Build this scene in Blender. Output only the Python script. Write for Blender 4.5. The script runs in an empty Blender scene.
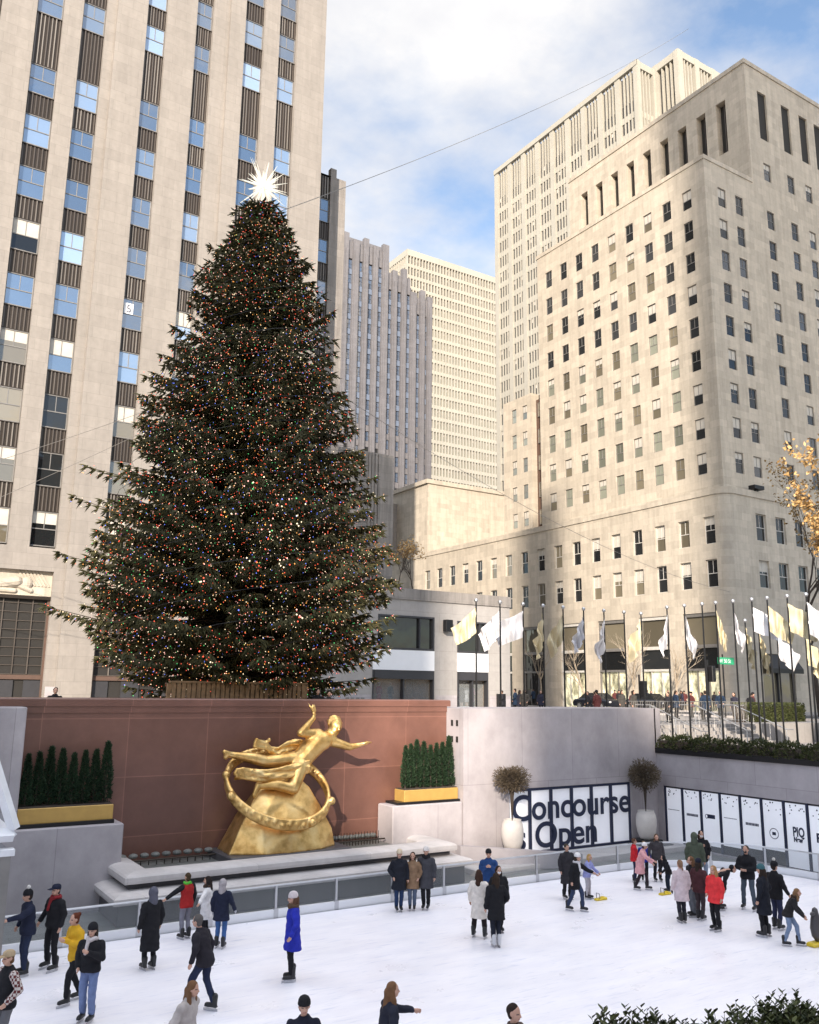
import bpy, math, random
import numpy as np
from mathutils import Vector, Matrix

random.seed(7); rng = np.random.default_rng(7)
R = math.radians; PI = math.pi
scene = bpy.context.scene; C = scene.collection

# ------------------------------------------------------------------ camera
YAW, PITCH, ROLL, FPX = 32.4, 11.6, 0.7, 868.0
EYE = Vector((0, 0, 5.75))
y_, p_, r_ = R(YAW), R(PITCH), R(ROLL)
cF = Vector((math.sin(y_)*math.cos(p_), math.cos(y_)*math.cos(p_), math.sin(p_)))
R0 = Vector((math.cos(y_), -math.sin(y_), 0)); U0 = R0.cross(cF)
cR = R0*math.cos(r_) + U0*math.sin(r_); cU = U0*math.cos(r_) - R0*math.sin(r_)
cam = bpy.data.cameras.new('camera'); cam.lens = FPX/1024*36; cam.sensor_width = 36; cam.sensor_fit = 'AUTO'
cam.clip_start = .1; cam.clip_end = 3000
camo = bpy.data.objects.new('camera', cam); C.objects.link(camo)
camo.matrix_world = Matrix(((cR.x, cU.x, -cF.x, EYE.x), (cR.y, cU.y, -cF.y, EYE.y), (cR.z, cU.z, -cF.z, EYE.z), (0, 0, 0, 1)))
scene.camera = camo
def in_frame(p):
    d = Vector(p) - EYE; z = d.dot(cF)
    if z <= .1: return False
    return abs(FPX*d.dot(cR)/z) < 415 and abs(FPX*d.dot(cU)/z) < 515

# ------------------------------------------------------------------ materials
MATS = {}
def _nt(name):
    m = bpy.data.materials.new(name); m.use_nodes = True
    nt = m.node_tree; b = nt.nodes['Principled BSDF']
    return m, nt, b
def N(nt, t, **kw):
    n = nt.nodes.new(t)
    for k, v in kw.items(): setattr(n, k, v)
    return n
def pos_uv(nt, sx=1.0, sz=1.0):
    """wall coordinates: (x+y, z) of the world position, so courses run round corners"""
    g = N(nt, 'ShaderNodeNewGeometry'); s = N(nt, 'ShaderNodeSeparateXYZ'); nt.links.new(g.outputs['Position'], s.inputs[0])
    a = N(nt, 'ShaderNodeMath', operation='ADD'); nt.links.new(s.outputs[0], a.inputs[0]); nt.links.new(s.outputs[1], a.inputs[1])
    c = N(nt, 'ShaderNodeCombineXYZ')
    m1 = N(nt, 'ShaderNodeMath', operation='MULTIPLY'); m1.inputs[1].default_value = sx; nt.links.new(a.outputs[0], m1.inputs[0])
    m2 = N(nt, 'ShaderNodeMath', operation='MULTIPLY'); m2.inputs[1].default_value = sz; nt.links.new(s.outputs[2], m2.inputs[0])
    nt.links.new(m1.outputs[0], c.inputs[0]); nt.links.new(m2.outputs[0], c.inputs[1])
    return c.outputs[0], g.outputs['Position']
def ramp(nt, src, stops):
    r = N(nt, 'ShaderNodeValToRGB'); e = r.color_ramp.elements
    e[0].position, e[0].color = stops[0][0], (*stops[0][1], 1)
    e[1].position, e[1].color = stops[-1][0], (*stops[-1][1], 1)
    for p, c in stops[1:-1]:
        q = e.new(p); q.color = (*c, 1)
    nt.links.new(src, r.inputs[0]); return r.outputs[0]
def g3(v): return (v, v, v)
def mixc(nt, mode, fac, a, b):
    m = N(nt, 'ShaderNodeMix', data_type='RGBA', blend_type=mode)
    if isinstance(fac, float): m.inputs[0].default_value = fac
    else: nt.links.new(fac, m.inputs[0])
    for s, i in ((a, 6), (b, 7)):
        if isinstance(s, tuple): m.inputs[i].default_value = (*s, 1)
        else: nt.links.new(s, m.inputs[i])
    return m.outputs[2]
def noise(nt, vec, scale, detail=5, rough=.6):
    n = N(nt, 'ShaderNodeTexNoise'); n.inputs['Scale'].default_value = scale; n.inputs['Detail'].default_value = detail; n.inputs['Roughness'].default_value = rough
    if vec is not None: nt.links.new(vec, n.inputs['Vector'])
    return n.outputs['Fac']
def bump(nt, b, h, strength=.3, dist=.02):
    bp = N(nt, 'ShaderNodeBump'); bp.inputs['Strength'].default_value = strength; bp.inputs['Distance'].default_value = dist
    nt.links.new(h, bp.inputs['Height']); nt.links.new(bp.outputs[0], b.inputs['Normal'])

def stone(name, col, bw=1.3, bh=.62, mortar=.02, mdark=.72, var=.10, rough=.8, streak=.25, spec=.3, off=.5, fine=3.0, flat=False, sxz=(1.6, .12)):
    m, nt, b = _nt(name); uv, P = pos_uv(nt)
    if flat: uv = P
    br = N(nt, 'ShaderNodeTexBrick'); br.offset = off
    br.inputs['Scale'].default_value = 1; br.inputs['Brick Width'].default_value = bw; br.inputs['Row Height'].default_value = bh
    br.inputs['Mortar Size'].default_value = mortar; br.inputs['Mortar Smooth'].default_value = .3
    lo = tuple(max(0, c*(1-var)) for c in col); hi = tuple(min(1, c*(1+var)) for c in col)
    br.inputs['Color1'].default_value = (*lo, 1); br.inputs['Color2'].default_value = (*hi, 1)
    br.inputs['Mortar'].default_value = (*(c*mdark for c in col), 1)
    nt.links.new(uv, br.inputs['Vector'])
    uv2, _ = pos_uv(nt, *sxz)
    st = ramp(nt, noise(nt, uv2, 1.0, 6, .65), [(.3, g3(1-streak)), (.62, g3(1.0))])
    fn = ramp(nt, noise(nt, P, fine, 8, .7), [(.25, g3(.88)), (.75, g3(1.06))])
    c = mixc(nt, 'MULTIPLY', 1.0, br.outputs['Color'], st); c = mixc(nt, 'MULTIPLY', 1.0, c, fn)
    nt.links.new(c, b.inputs['Base Color']); b.inputs['Roughness'].default_value = rough; b.inputs['Specular IOR Level'].default_value = spec
    bump(nt, b, noise(nt, P, 12, 6, .7), .15, .02)
    MATS[name] = m; return m
def plain(name, col, rough=.6, metal=0, spec=.5, var=.12, nscale=4.0, bmp=0.0, emit=None, es=0):
    m, nt, b = _nt(name); P = N(nt, 'ShaderNodeTexCoord').outputs['Object']
    f = ramp(nt, noise(nt, P, nscale, 5), [(.3, g3(1-var)), (.7, g3(1+var*.5))])
    nt.links.new(mixc(nt, 'MULTIPLY', 1.0, tuple(col), f), b.inputs['Base Color'])
    b.inputs['Roughness'].default_value = rough; b.inputs['Metallic'].default_value = metal; b.inputs['Specular IOR Level'].default_value = spec
    if bmp: bump(nt, b, noise(nt, P, nscale*3, 6, .7), bmp, .02)
    if emit: b.inputs['Emission Color'].default_value = (*emit, 1); b.inputs['Emission Strength'].default_value = es
    MATS[name] = m; return m
def glass(name, col, ior=2.6, rough=.02, wob=.04):
    m, nt, b = _nt(name); P = N(nt, 'ShaderNodeNewGeometry').outputs['Position']
    o = N(nt, 'ShaderNodeObjectInfo').outputs['Random']
    f = ramp(nt, o, [(0, g3(.55)), (1, g3(1.35))])
    nt.links.new(mixc(nt, 'MULTIPLY', 1.0, tuple(col), f), b.inputs['Base Color'])
    b.inputs['Roughness'].default_value = rough; b.inputs['IOR'].default_value = ior
    bump(nt, b, noise(nt, P, .55, 2, .5), wob, .5)
    MATS[name] = m; return m
def foliage(name, lo, hi, rough=.6):
    m, nt, b = _nt(name); g = N(nt, 'ShaderNodeNewGeometry')
    c = ramp(nt, g.outputs['Random Per Island'], [(0, lo), (1, hi)])
    P = noise(nt, g.outputs['Position'], .8, 3)
    c = mixc(nt, 'MULTIPLY', 1.0, c, ramp(nt, P, [(.3, g3(.75)), (.7, g3(1.2))]))
    nt.links.new(c, b.inputs['Base Color']); b.inputs['Roughness'].default_value = rough; b.inputs['Specular IOR Level'].default_value = .25
    MATS[name] = m; return m
def fabric(col, rough=.85):
    key = 'fabric_%d_%d_%d' % tuple(int(c*255) for c in col)
    if key in MATS: return MATS[key]
    m, nt, b = _nt(key); P = N(nt, 'ShaderNodeTexCoord').outputs['Object']
    f = ramp(nt, noise(nt, P, 7, 4), [(.3, g3(.78)), (.7, g3(1.12))])
    nt.links.new(mixc(nt, 'MULTIPLY', 1.0, tuple(col), f), b.inputs['Base Color'])
    b.inputs['Roughness'].default_value = rough; b.inputs['Specular IOR Level'].default_value = .25
    bump(nt, b, noise(nt, P, 11, 4, .6), .55, .03)
    MATS[key] = m; return m

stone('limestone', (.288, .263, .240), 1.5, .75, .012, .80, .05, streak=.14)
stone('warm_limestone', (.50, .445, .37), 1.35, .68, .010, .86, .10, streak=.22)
stone('grey_limestone', (.30, .275, .255), 1.3, .7, .012, .8, .08, streak=.4)
stone('pale_concrete', (.40, .38, .33), 6, 4, .01, .9, .04, streak=.08)
stone('shop_stone', (.37, .35, .335), 2.4, 1.45, .012, .75, .03, streak=.08)
stone('grey_granite', (.45, .415, .43), 2.4, 2.6, .011, .72, .05, rough=.6, streak=.30, fine=1.3, sxz=(.55, .38))
stone('dark_granite', (.10, .095, .10), 2.0, 1.0, .01, .8, .05, rough=.5, streak=.2)
stone('red_granite', (.185, .088, .066), 2.35, 1.62, .014, 1.55, .12, rough=.38, streak=.28, spec=.5, off=0, fine=2.5, sxz=(.5, .45))
stone('coping_stone', (.56, .525, .51), 3.5, 9, .006, .7, .04, rough=.7, streak=.22, fine=2.2, sxz=(.9, .9))
stone('blue_limestone', (.19, .185, .20), 1.3, .7, .012, .8, .06, streak=.25)
stone('plaza_paving', (.30, .28, .265), .9, .9, .01, .7, .08, streak=.05, flat=True)
stone('green_slate', (.17, .175, .165), .6, .6, .012, .6, .15, rough=.4, streak=.1, flat=True)
plain('asphalt', (.05, .05, .052), .9, nscale=8, bmp=.3)
plain('dark_bronze', (.045, .035, .028), .45, .6, nscale=3)
def m_rib():
    m, nt, b = _nt('bronze_rib'); o = N(nt, 'ShaderNodeObjectInfo').outputs['Random']; g = N(nt, 'ShaderNodeNewGeometry').outputs['Random Per Island']
    a = N(nt, 'ShaderNodeMath', operation='MULTIPLY'); nt.links.new(o, a.inputs[0]); nt.links.new(g, a.inputs[1])
    nt.links.new(ramp(nt, a.outputs[0], [(0, (.09, .075, .065)), (.35, (.13, .11, .095)), (.85, (.27, .24, .21))]), b.inputs['Base Color']); b.inputs['Roughness'].default_value = .45; b.inputs['Metallic'].default_value = .4; MATS['bronze_rib'] = m
m_rib()
plain('frame_dark', (.035, .035, .04), .5)
plain('frame_grey', (.22, .21, .20), .5, .3)
plain('frame_pale', (.55, .53, .50), .5)
plain('blind', (.52, .49, .44), .7, var=.2, nscale=.8)
plain('interior_dark', (.02, .018, .016), .8)
plain('black_metal', (.012, .012, .014), .42, .3)
plain('steel', (.55, .56, .58), .35, .8, var=.08)
plain('white_metal', (.72, .73, .76), .4, .1, var=.08)
plain('white_panel', (.78, .79, .82), .45, var=.04, nscale=1.2)
plain('glow_film', (.78, .79, .82), .45, var=.05, nscale=1.2, emit=(.86, .88, 1), es=.16)  # slight glow added to brighten the shaded white panels and posters
plain('navy_ink', (.012, .018, .05), .5, var=.02)
plain('grey_ink', (.25, .26, .30), .5, var=.02)
plain('brown_stone', (.10, .06, .045), .8)
plain('gold_paint', (.50, .31, .085), .45, .15, var=.1)
plain('wood_slat', (.28, .17, .085), .7, var=.4, nscale=6)
plain('bark', (.06, .045, .035), .9, var=.3, bmp=.6)
plain('pale_bark', (.40, .33, .25), .9, var=.3)
plain('pale_blue', (.16, .20, .28), .5)
plain('dark_stone', (.10, .095, .09), .8)
plain('urn_stone', (.62, .58, .54), .75, var=.12, nscale=2.5, bmp=.1)
plain('skin', (.50, .29, .21), .55, var=.06)
plain('eye_dark', (.03, .02, .018), .3)
plain('lip', (.32, .12, .10), .5)
plain('blade', (.5, .5, .52), .3, .9)
plain('skate_black', (.012, .012, .014), .45)
plain('skate_white', (.6, .6, .62), .45)
plain('yellow_plastic', (.72, .52, .03), .4)
plain('grey_plastic', (.06, .055, .06), .4)
plain('flag_white', (.62, .62, .65), .8, var=.05)
plain('flag_gold', (.60, .53, .36), .8, var=.08)
plain('sign_green', (.02, .30, .14), .5)
plain('car_paint', (.015, .017, .025), .25, .2, spec=.7)
plain('car_light', (.6, .6, .6), .2)
plain('tyre', (.015, .015, .015), .8)
plain('mannequin_skin', (.55, .42, .36), .5)
plain('star_crystal', (.85, .82, .72), .15, 0, .8, .05, emit=(1, .93, .75), es=.30)
for nm, c, s in (('bulb_warm', (1, .80, .52), 1.7), ('bulb_red', (1, .12, .06), 1.6), ('bulb_blue', (.16, .24, 1), 1.5), ('bulb_green', (.12, .75, .22), 1.1), ('bulb_orange', (1, .42, .10), 1.7), ('bulb_pink', (1, .50, .42), 1.5)):
    plain(nm, c, .3, emit=c, es=s*.68)
def m_shop():
    m, nt, b = _nt('shop_light'); P = N(nt, 'ShaderNodeNewGeometry').outputs['Position']
    mp = N(nt, 'ShaderNodeMapping'); mp.inputs['Scale'].default_value = (1, 1, .45); nt.links.new(P, mp.inputs[0])
    c = ramp(nt, noise(nt, mp.outputs[0], 1.3, 6, .65), [(.34, (.05, .04, .03)), (.46, (.34, .33, .22)), (.60, (.85, .80, .58)), (.7, (.60, .72, .50))])
    nt.links.new(c, b.inputs['Base Color']); nt.links.new(c, b.inputs['Emission Color']); b.inputs['Emission Strength'].default_value = .26; b.inputs['Roughness'].default_value = .1; MATS['shop_light'] = m
m_shop()
plain('shop_lamp', (.9, .8, .6), .5, emit=(1, .8, .5), es=2.5)
glass('glass_blue', (.05, .085, .15), 3.6)
glass('glass_sky', (.20, .29, .44), 3.2)
glass('glass_dark', (.018, .02, .022), 1.6)
glass('glass_tower', (.04, .042, .045), 1.9)
glass('glass_pale', (.20, .21, .17), 2.2)
glass('glass_warm', (.16, .14, .10), 2.0)
foliage('spruce_needles', (.031, .036, .016), (.116, .106, .046))
foliage('conifer_leaf', (.010, .026, .014), (.035, .065, .030))
foliage('hedge_leaf', (.025, .035, .013), (.085, .095, .035))
foliage('autumn_leaf', (.36, .21, .07), (.66, .44, .20))
foliage('dull_autumn_leaf', (.14, .085, .03), (.34, .22, .08))
foliage('dry_twig', (.06, .045, .03), (.16, .125, .085))

def m_ice():
    m, nt, b = _nt('ice'); P = N(nt, 'ShaderNodeNewGeometry').outputs['Position']
    mp = N(nt, 'ShaderNodeMapping'); mp.inputs['Scale'].default_value = (.35, 1.6, 1); mp.inputs['Rotation'].default_value = (0, 0, .5); nt.links.new(P, mp.inputs[0])
    a = ramp(nt, noise(nt, mp.outputs[0], 1.2, 8, .7), [(.3, (.80, .79, .85)), (.68, (.92, .90, .93))])
    s = ramp(nt, noise(nt, P, .22, 4, .6), [(.3, g3(.93)), (.7, g3(1.0))])
    nt.links.new(mixc(nt, 'MULTIPLY', 1.0, a, s), b.inputs['Base Color'])
    rr = ramp(nt, noise(nt, P, .7, 5, .7), [(.3, g3(.22)), (.7, g3(.55))]); nt.links.new(rr, b.inputs['Roughness'])
    b.inputs['IOR'].default_value = 1.31
    base = b.inputs['Base Color'].links[0].from_socket
    for ang, scl in ((.5, 1.6), (-.9, 1.1), (1.7, 2.0)):
        mq = N(nt, 'ShaderNodeMapping'); mq.inputs['Scale'].default_value = (.9*scl, 7*scl, 1); mq.inputs['Rotation'].default_value = (0, 0, ang); dn = N(nt, 'ShaderNodeVectorMath', operation='ADD'); nt.links.new(P, mq.inputs[0])
        base = mixc(nt, 'MULTIPLY', 1.0, base, ramp(nt, noise(nt, mq.outputs[0], 1.0, 3, .6), [(.27, (.84, .86, .91)), (.40, g3(1))]))
    nt.links.new(base, b.inputs['Base Color'])
    mp2 = N(nt, 'ShaderNodeMapping'); mp2.inputs['Scale'].default_value = (3, 14, 1); mp2.inputs['Rotation'].default_value = (0, 0, -.7); nt.links.new(P, mp2.inputs[0])
    bump(nt, b, noise(nt, mp2.outputs[0], 2.5, 8, .75), .25, .01)
    MATS['ice'] = m
m_ice()
def m_gold():
    m, nt, b = _nt('gilding'); P = N(nt, 'ShaderNodeTexCoord').outputs['Object']
    c = ramp(nt, noise(nt, P, 2.2, 6, .6), [(.3, (.44, .25, .07)), (.52, (.76, .50, .19)), (.8, (.90, .68, .34))])
    nt.links.new(c, b.inputs['Base Color']); b.inputs['Metallic'].default_value = .9
    rr = ramp(nt, noise(nt, P, 4, 4), [(.3, g3(.30)), (.7, g3(.50))]); nt.links.new(rr, b.inputs['Roughness'])
    bump(nt, b, noise(nt, P, 7, 5, .6), .25, .03)
    MATS['gilding'] = m
m_gold()
def m_clear():
    m, nt, b = _nt('clear_glass'); b.inputs['Base Color'].default_value = (.75, .80, .82, 1); b.inputs['Roughness'].default_value = .05
    t = N(nt, 'ShaderNodeBsdfTransparent'); t.inputs[0].default_value = (.80, .82, .84, 1)
    mx = N(nt, 'ShaderNodeMixShader'); mx.inputs[0].default_value = .13
    nt.links.new(t.outputs[0], mx.inputs[1]); nt.links.new(b.outputs[0], mx.inputs[2])
    nt.links.new(mx.outputs[0], nt.nodes['Material Output'].inputs['Surface']); MATS['clear_glass'] = m
m_clear()
def m_plaid():
    m, nt, b = _nt('plaid_flannel'); P = N(nt, 'ShaderNodeTexCoord').outputs['Object']
    ck = N(nt, 'ShaderNodeTexChecker'); ck.inputs['Scale'].default_value = 22; nt.links.new(P, ck.inputs[0])
    ck.inputs[1].default_value = (.5, .45, .42, 1); ck.inputs[2].default_value = (.10, .02, .02, 1)
    nt.links.new(ck.outputs[0], b.inputs['Base Color']); b.inputs['Roughness'].default_value = .9; MATS['plaid_flannel'] = m
m_plaid()
M = MATS

# ------------------------------------------------------------------ mesh builder
class MB:
    def __init__(s): s.v = []; s.f = []; s.m = []
    def add(s, vs, fs, mat=0):
        o = len(s.v); s.v.extend(tuple(p) for p in vs); s.f.extend(tuple(i+o for i in f) for f in fs); s.m.extend([mat]*len(fs)); return s
    def box(s, x0, x1, y0, y1, z0, z1, mat=0):
        if x1 < x0: x0, x1 = x1, x0
        if y1 < y0: y0, y1 = y1, y0
        if z1 < z0: z0, z1 = z1, z0
        return s.add([(x0,y0,z0),(x1,y0,z0),(x1,y1,z0),(x0,y1,z0),(x0,y0,z1),(x1,y0,z1),(x1,y1,z1),(x0,y1,z1)],
              [(0,3,2,1),(4,5,6,7),(0,1,5,4),(1,2,6,5),(2,3,7,6),(3,0,4,7)], mat)
    def bbox(s, x0, x1, y0, y1, z0, z1, r=.03, mat=0):
        """box with chamfered vertical and top edges"""
        vs = []
        for z, q in ((z0, 0), (z1-r, 0), (z1, r)):
            for (x, y, dx, dy) in ((x0,y0,1,1),(x1,y0,-1,1),(x1,y1,-1,-1),(x0,y1,1,-1)):
                a = (x+dx*(q+r), y+dy*q, z); b = (x+dx*q, y+dy*(q+r), z)
                vs += [b, a] if dx*dy > 0 else [a, b]
        fs = [tuple(range(7, -1, -1)), tuple(range(16, 24))]
        for k in (0, 8):
            for i in range(8): fs.append((k+i, k+(i+1) % 8, k+8+(i+1) % 8, k+8+i))
        return s.add(vs, fs, mat)
    def quad(s, a, b, c, d, mat=0): return s.add([a, b, c, d], [(0, 1, 2, 3)], mat)
    def tube(s, pts, rad, n=8, mat=0, cap=True):
        pts = [Vector(p) for p in pts]
        if not hasattr(rad, '__len__'): rad = [rad]*len(pts)
        vs = []; fs = []; prev = None
        for i, p in enumerate(pts):
            t = (pts[min(i+1, len(pts)-1)] - pts[max(i-1, 0)]).normalized()
            if prev is None: prev = Vector((1, 0, 0)) if abs(t.x) < .8 else Vector((0, 1, 0))
            a = (prev - t*prev.dot(t)).normalized(); prev = a; b = t.cross(a)
            for k in range(n):
                q = 2*PI*k/n; vs.append(p + (a*math.cos(q) + b*math.sin(q))*rad[i])
        for i in range(len(pts)-1):
            for k in range(n): fs.append((i*n+k, i*n+(k+1) % n, (i+1)*n+(k+1) % n, (i+1)*n+k))
        if cap: fs.append(tuple(range(n-1, -1, -1))); fs.append(tuple((len(pts)-1)*n+k for k in range(n)))
        return s.add(vs, fs, mat)
    def lathe(s, prof, c=(0, 0, 0), n=20, mat=0, sx=1, sy=1):
        vs = []; fs = []
        for r, z in prof:
            for k in range(n):
                q = 2*PI*k/n; vs.append((c[0]+r*math.cos(q)*sx, c[1]+r*math.sin(q)*sy, c[2]+z))
        for i in range(len(prof)-1):
            for k in range(n): fs.append((i*n+k, i*n+(k+1) % n, (i+1)*n+(k+1) % n, (i+1)*n+k))
        fs.append(tuple(range(n-1, -1, -1))); fs.append(tuple((len(prof)-1)*n+k for k in range(n)))
        return s.add(vs, fs, mat)
    def ell(s, c, r, n=12, m=8, mat=0, rot=None):
        c = Vector(c); vs = [Vector((0, 0, -r[2]))]; fs = []
        for i in range(1, m):
            t = -PI/2 + PI*i/m
            for k in range(n):
                q = 2*PI*k/n; vs.append(Vector((r[0]*math.cos(t)*math.cos(q), r[1]*math.cos(t)*math.sin(q), r[2]*math.sin(t))))
        vs.append(Vector((0, 0, r[2])))
        for k in range(n):
            fs.append((0, 1+(k+1) % n, 1+k))
            for i in range(m-2):
                a = 1+i*n; fs.append((a+k, a+(k+1) % n, a+n+(k+1) % n, a+n+k))
            a = 1+(m-2)*n; fs.append((a+k, a+(k+1) % n, len(vs)-1))
        if rot is not None: vs = [rot @ v for v in vs]
        return s.add([c+v for v in vs], fs, mat)
    def cap(s, a, b, ra, rb, n=10, mat=0):
        """tapered capsule from a to b"""
        a, b = Vector(a), Vector(b); d = (b-a)
        if d.length < 1e-5: return s.ell(a, (ra,)*3)
        d.normalize(); pts = []; rad = []
        for t in (-.98, -.7, -.3): pts.append(a + d*ra*t); rad.append(ra*math.sqrt(1-t*t))
        pts.append(a); rad.append(ra); pts.append((a+b)/2); rad.append((ra+rb)/2); pts.append(b); rad.append(rb)
        for t in (.3, .7, .98): pts.append(b + d*rb*t); rad.append(rb*math.sqrt(1-t*t))
        return s.tube(pts, rad, n, mat)
    def loft(s, secs, n=16, mat=0):
        """closed loft of horizontal-ish ellipses: (centre, rx, ry)"""
        vs = []; fs = []
        for c, rx, ry in secs:
            for k in range(n):
                q = 2*PI*k/n; vs.append((c[0]+rx*math.cos(q), c[1]+ry*math.sin(q), c[2]))
        for i in range(len(secs)-1):
            for k in range(n): fs.append((i*n+k, i*n+(k+1) % n, (i+1)*n+(k+1) % n, (i+1)*n+k))
        fs.append(tuple(range(n-1, -1, -1))); fs.append(tuple((len(secs)-1)*n+k for k in range(n)))
        return s.add(vs, fs, mat)
    def build(s, name, mats, parent=None, org=None, smooth=False, loc=None):
        me = bpy.data.meshes.new(name); o0 = Vector(org) if org is not None else (Vector(parent.location) if parent is not None else Vector((0, 0, 0)))
        if parent is not None and parent.parent is not None and org is None: o0 = o0 + Vector(parent.parent.location)
        me.from_pydata([(p[0]-o0.x, p[1]-o0.y, p[2]-o0.z) for p in s.v], [], s.f)
        if not isinstance(mats, (list, tuple)): mats = [mats]
        for m in mats: me.materials.append(M[m] if isinstance(m, str) else m)
        if len(mats) > 1: me.polygons.foreach_set('material_index', s.m)
        if smooth: me.polygons.foreach_set('use_smooth', [True]*len(me.polygons))
        me.update()
        o = bpy.data.objects.new(name, me); C.objects.link(o)
        if parent is not None: o.parent = parent
        elif org is not None: o.location = o0
        if loc is not None: o.location = loc
        return o
def tag(o, label=None, cat=None, group=None, kind=None):
    if label: o['label'] = label
    if cat: o['category'] = cat
    if group: o['group'] = group
    if kind: o['kind'] = kind
    return o
def thing(name, label, cat, loc=(0, 0, 0), rz=0, group=None):
    o = bpy.data.objects.new(name, None); C.objects.link(o); o.location = loc; o.rotation_euler = (0, 0, rz); o.empty_display_size = .2
    return tag(o, label, cat, group)
def inst(name, me, parent, loc, rot=None, scale=None):
    """a new object on shared mesh data; loc is in the parent's space"""
    o = bpy.data.objects.new(name, me); C.objects.link(o); o.parent = parent; o.location = loc
    if rot is not None: o.rotation_euler = rot
    if scale is not None: o.scale = scale
    return o
def copy_tree(o, parent=None):
    c = o.copy(); C.objects.link(c); c.parent = parent
    for ch in o.children: copy_tree(ch, c)
    return c
def mesh_np(name, V, F, mats, mi=None, smooth=False):
    me = bpy.data.meshes.new(name); F = np.asarray(F); k = F.shape[1]
    me.vertices.add(len(V)); me.vertices.foreach_set('co', np.asarray(V, np.float32).ravel())
    me.loops.add(F.size); me.loops.foreach_set('vertex_index', F.ravel().astype(np.int32))
    me.polygons.add(len(F)); me.polygons.foreach_set('loop_start', np.arange(0, F.size, k, dtype=np.int32))
    for m in mats: me.materials.append(M[m])
    if mi is not None: me.polygons.foreach_set('material_index', np.asarray(mi, np.int32))
    if smooth: me.polygons.foreach_set('use_smooth', np.ones(len(F), bool))
    me.update(calc_edges=True); return me
REMESH = []      # (object, voxel, smooth iterations, callback)
def soft(o, vox, it=3, cb=None, wr=0.0): REMESH.append((o, vox, it, cb, wr)); return o
def finish_remesh():
    for o, vox, it, cb, wr in REMESH:
        m = o.modifiers.new('r', 'REMESH'); m.mode = 'VOXEL'; m.voxel_size = vox; m.use_smooth_shade = True
        if it: q = o.modifiers.new('s', 'SMOOTH'); q.iterations = it; q.factor = .5
    bpy.context.view_layer.update(); dg = bpy.context.evaluated_depsgraph_get()
    for o, vox, it, cb, wr in REMESH:
        me = bpy.data.meshes.new_from_object(o.evaluated_get(dg)); old = o.data; o.modifiers.clear(); 
        mats = [m for m in old.materials]; o.data = me
        me.materials.clear()
        for m in mats: me.materials.append(m)
        n = len(me.polygons); me.polygons.foreach_set('use_smooth', [True]*n)
        if wr and n:      # cloth folds
            nv = len(me.vertices); c3 = np.empty(nv*3, np.float32); me.vertices.foreach_get('co', c3); c3 = c3.reshape(-1, 3); nn = np.empty(nv*3, np.float32); me.vertices.foreach_get('normal', nn); nn = nn.reshape(-1, 3); ph = random.uniform(0, 6)
            x, y, z = c3[:, 0], c3[:, 1], c3[:, 2]
            dsp = np.sin(29*z+13*x+3*np.sin(9*y+ph)+ph)*.6 + np.sin(21*x-17*z+11*y+ph*2)*.6 + np.sin(47*z+19*y+2*np.sin(13*x)+ph)*.5
            c3 = c3 + nn*(dsp*wr)[:, None]; me.vertices.foreach_set('co', c3.ravel()); me.update()
        if cb and n:
            co = np.empty(n*3, np.float32); me.polygons.foreach_get('center', co); idx = cb(co.reshape(-1, 3))
            me.polygons.foreach_set('material_index', idx.astype(np.int32))
        bpy.data.meshes.remove(old)
def text_mesh(txt, size, extrude=.004, align='LEFT', bold=0.0):
    cu = bpy.data.curves.new('t', 'FONT'); cu.body = txt; cu.size = size; cu.extrude = extrude; cu.align_x = align; cu.offset = bold; cu.resolution_u = 6
    o = bpy.data.objects.new('t', cu); C.objects.link(o); bpy.context.view_layer.update()
    me = bpy.data.meshes.new_from_object(o.evaluated_get(bpy.context.evaluated_depsgraph_get()))
    bpy.data.objects.remove(o); bpy.data.curves.remove(cu); me.materials.clear(); return me
# ------------------------------------------------------------------ facades
def P3(axis, plane, u, z, d=0.0): return (u, plane+d, z) if axis == 'Y' else (plane+d, u, z)
def facade(mb, axis, plane, u0, u1, z0, z1, ops=(), depth=.25, mat=0, rmat=None):
    """a wall face (outward -Y or -X) with real openings and their reveals"""
    if rmat is None: rmat = mat
    us = sorted({u0, u1} | {q for o in ops for q in o[:2]}); zs = sorted({z0, z1} | {q for o in ops for q in o[2:4]})
    us = [u for u in us if u0-1e-6 <= u <= u1+1e-6]; zs = [z for z in zs if z0-1e-6 <= z <= z1+1e-6]
    def Q(a, b, c, d, m):
        if axis == 'Y': mb.quad(a, b, c, d, m)
        else: mb.quad(d, c, b, a, m)
    for j in range(len(zs)-1):
        zc = (zs[j]+zs[j+1])/2; start = None
        for i in range(len(us)):
            hole = i == len(us)-1 or any(o[0] < (us[i]+us[i+1])/2 < o[1] and o[2] < zc < o[3] for o in ops)
            if not hole and start is None: start = us[i]
            if hole and start is not None:
                Q(P3(axis, plane, start, zs[j]), P3(axis, plane, us[i], zs[j]), P3(axis, plane, us[i], zs[j+1]), P3(axis, plane, start, zs[j+1]), mat); start = None
    for a, b, c, d in [o[:4] for o in ops]:
        f = lambda u, z, q: P3(axis, plane, u, z, q)
        Q(f(a, c, 0), f(a, c, depth), f(a, d, depth), f(a, d, 0), rmat) if False else None
        Q(f(a, c, depth), f(a, d, depth), f(a, d, 0), f(a, c, 0), rmat)
        Q(f(b, c, 0), f(b, d, 0), f(b, d, depth), f(b, c, depth), rmat)
        Q(f(a, c, 0), f(b, c, 0), f(b, c, depth), f(a, c, depth), rmat)
        Q(f(a, d, depth), f(b, d, depth), f(b, d, 0), f(a, d, 0), rmat)
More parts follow.
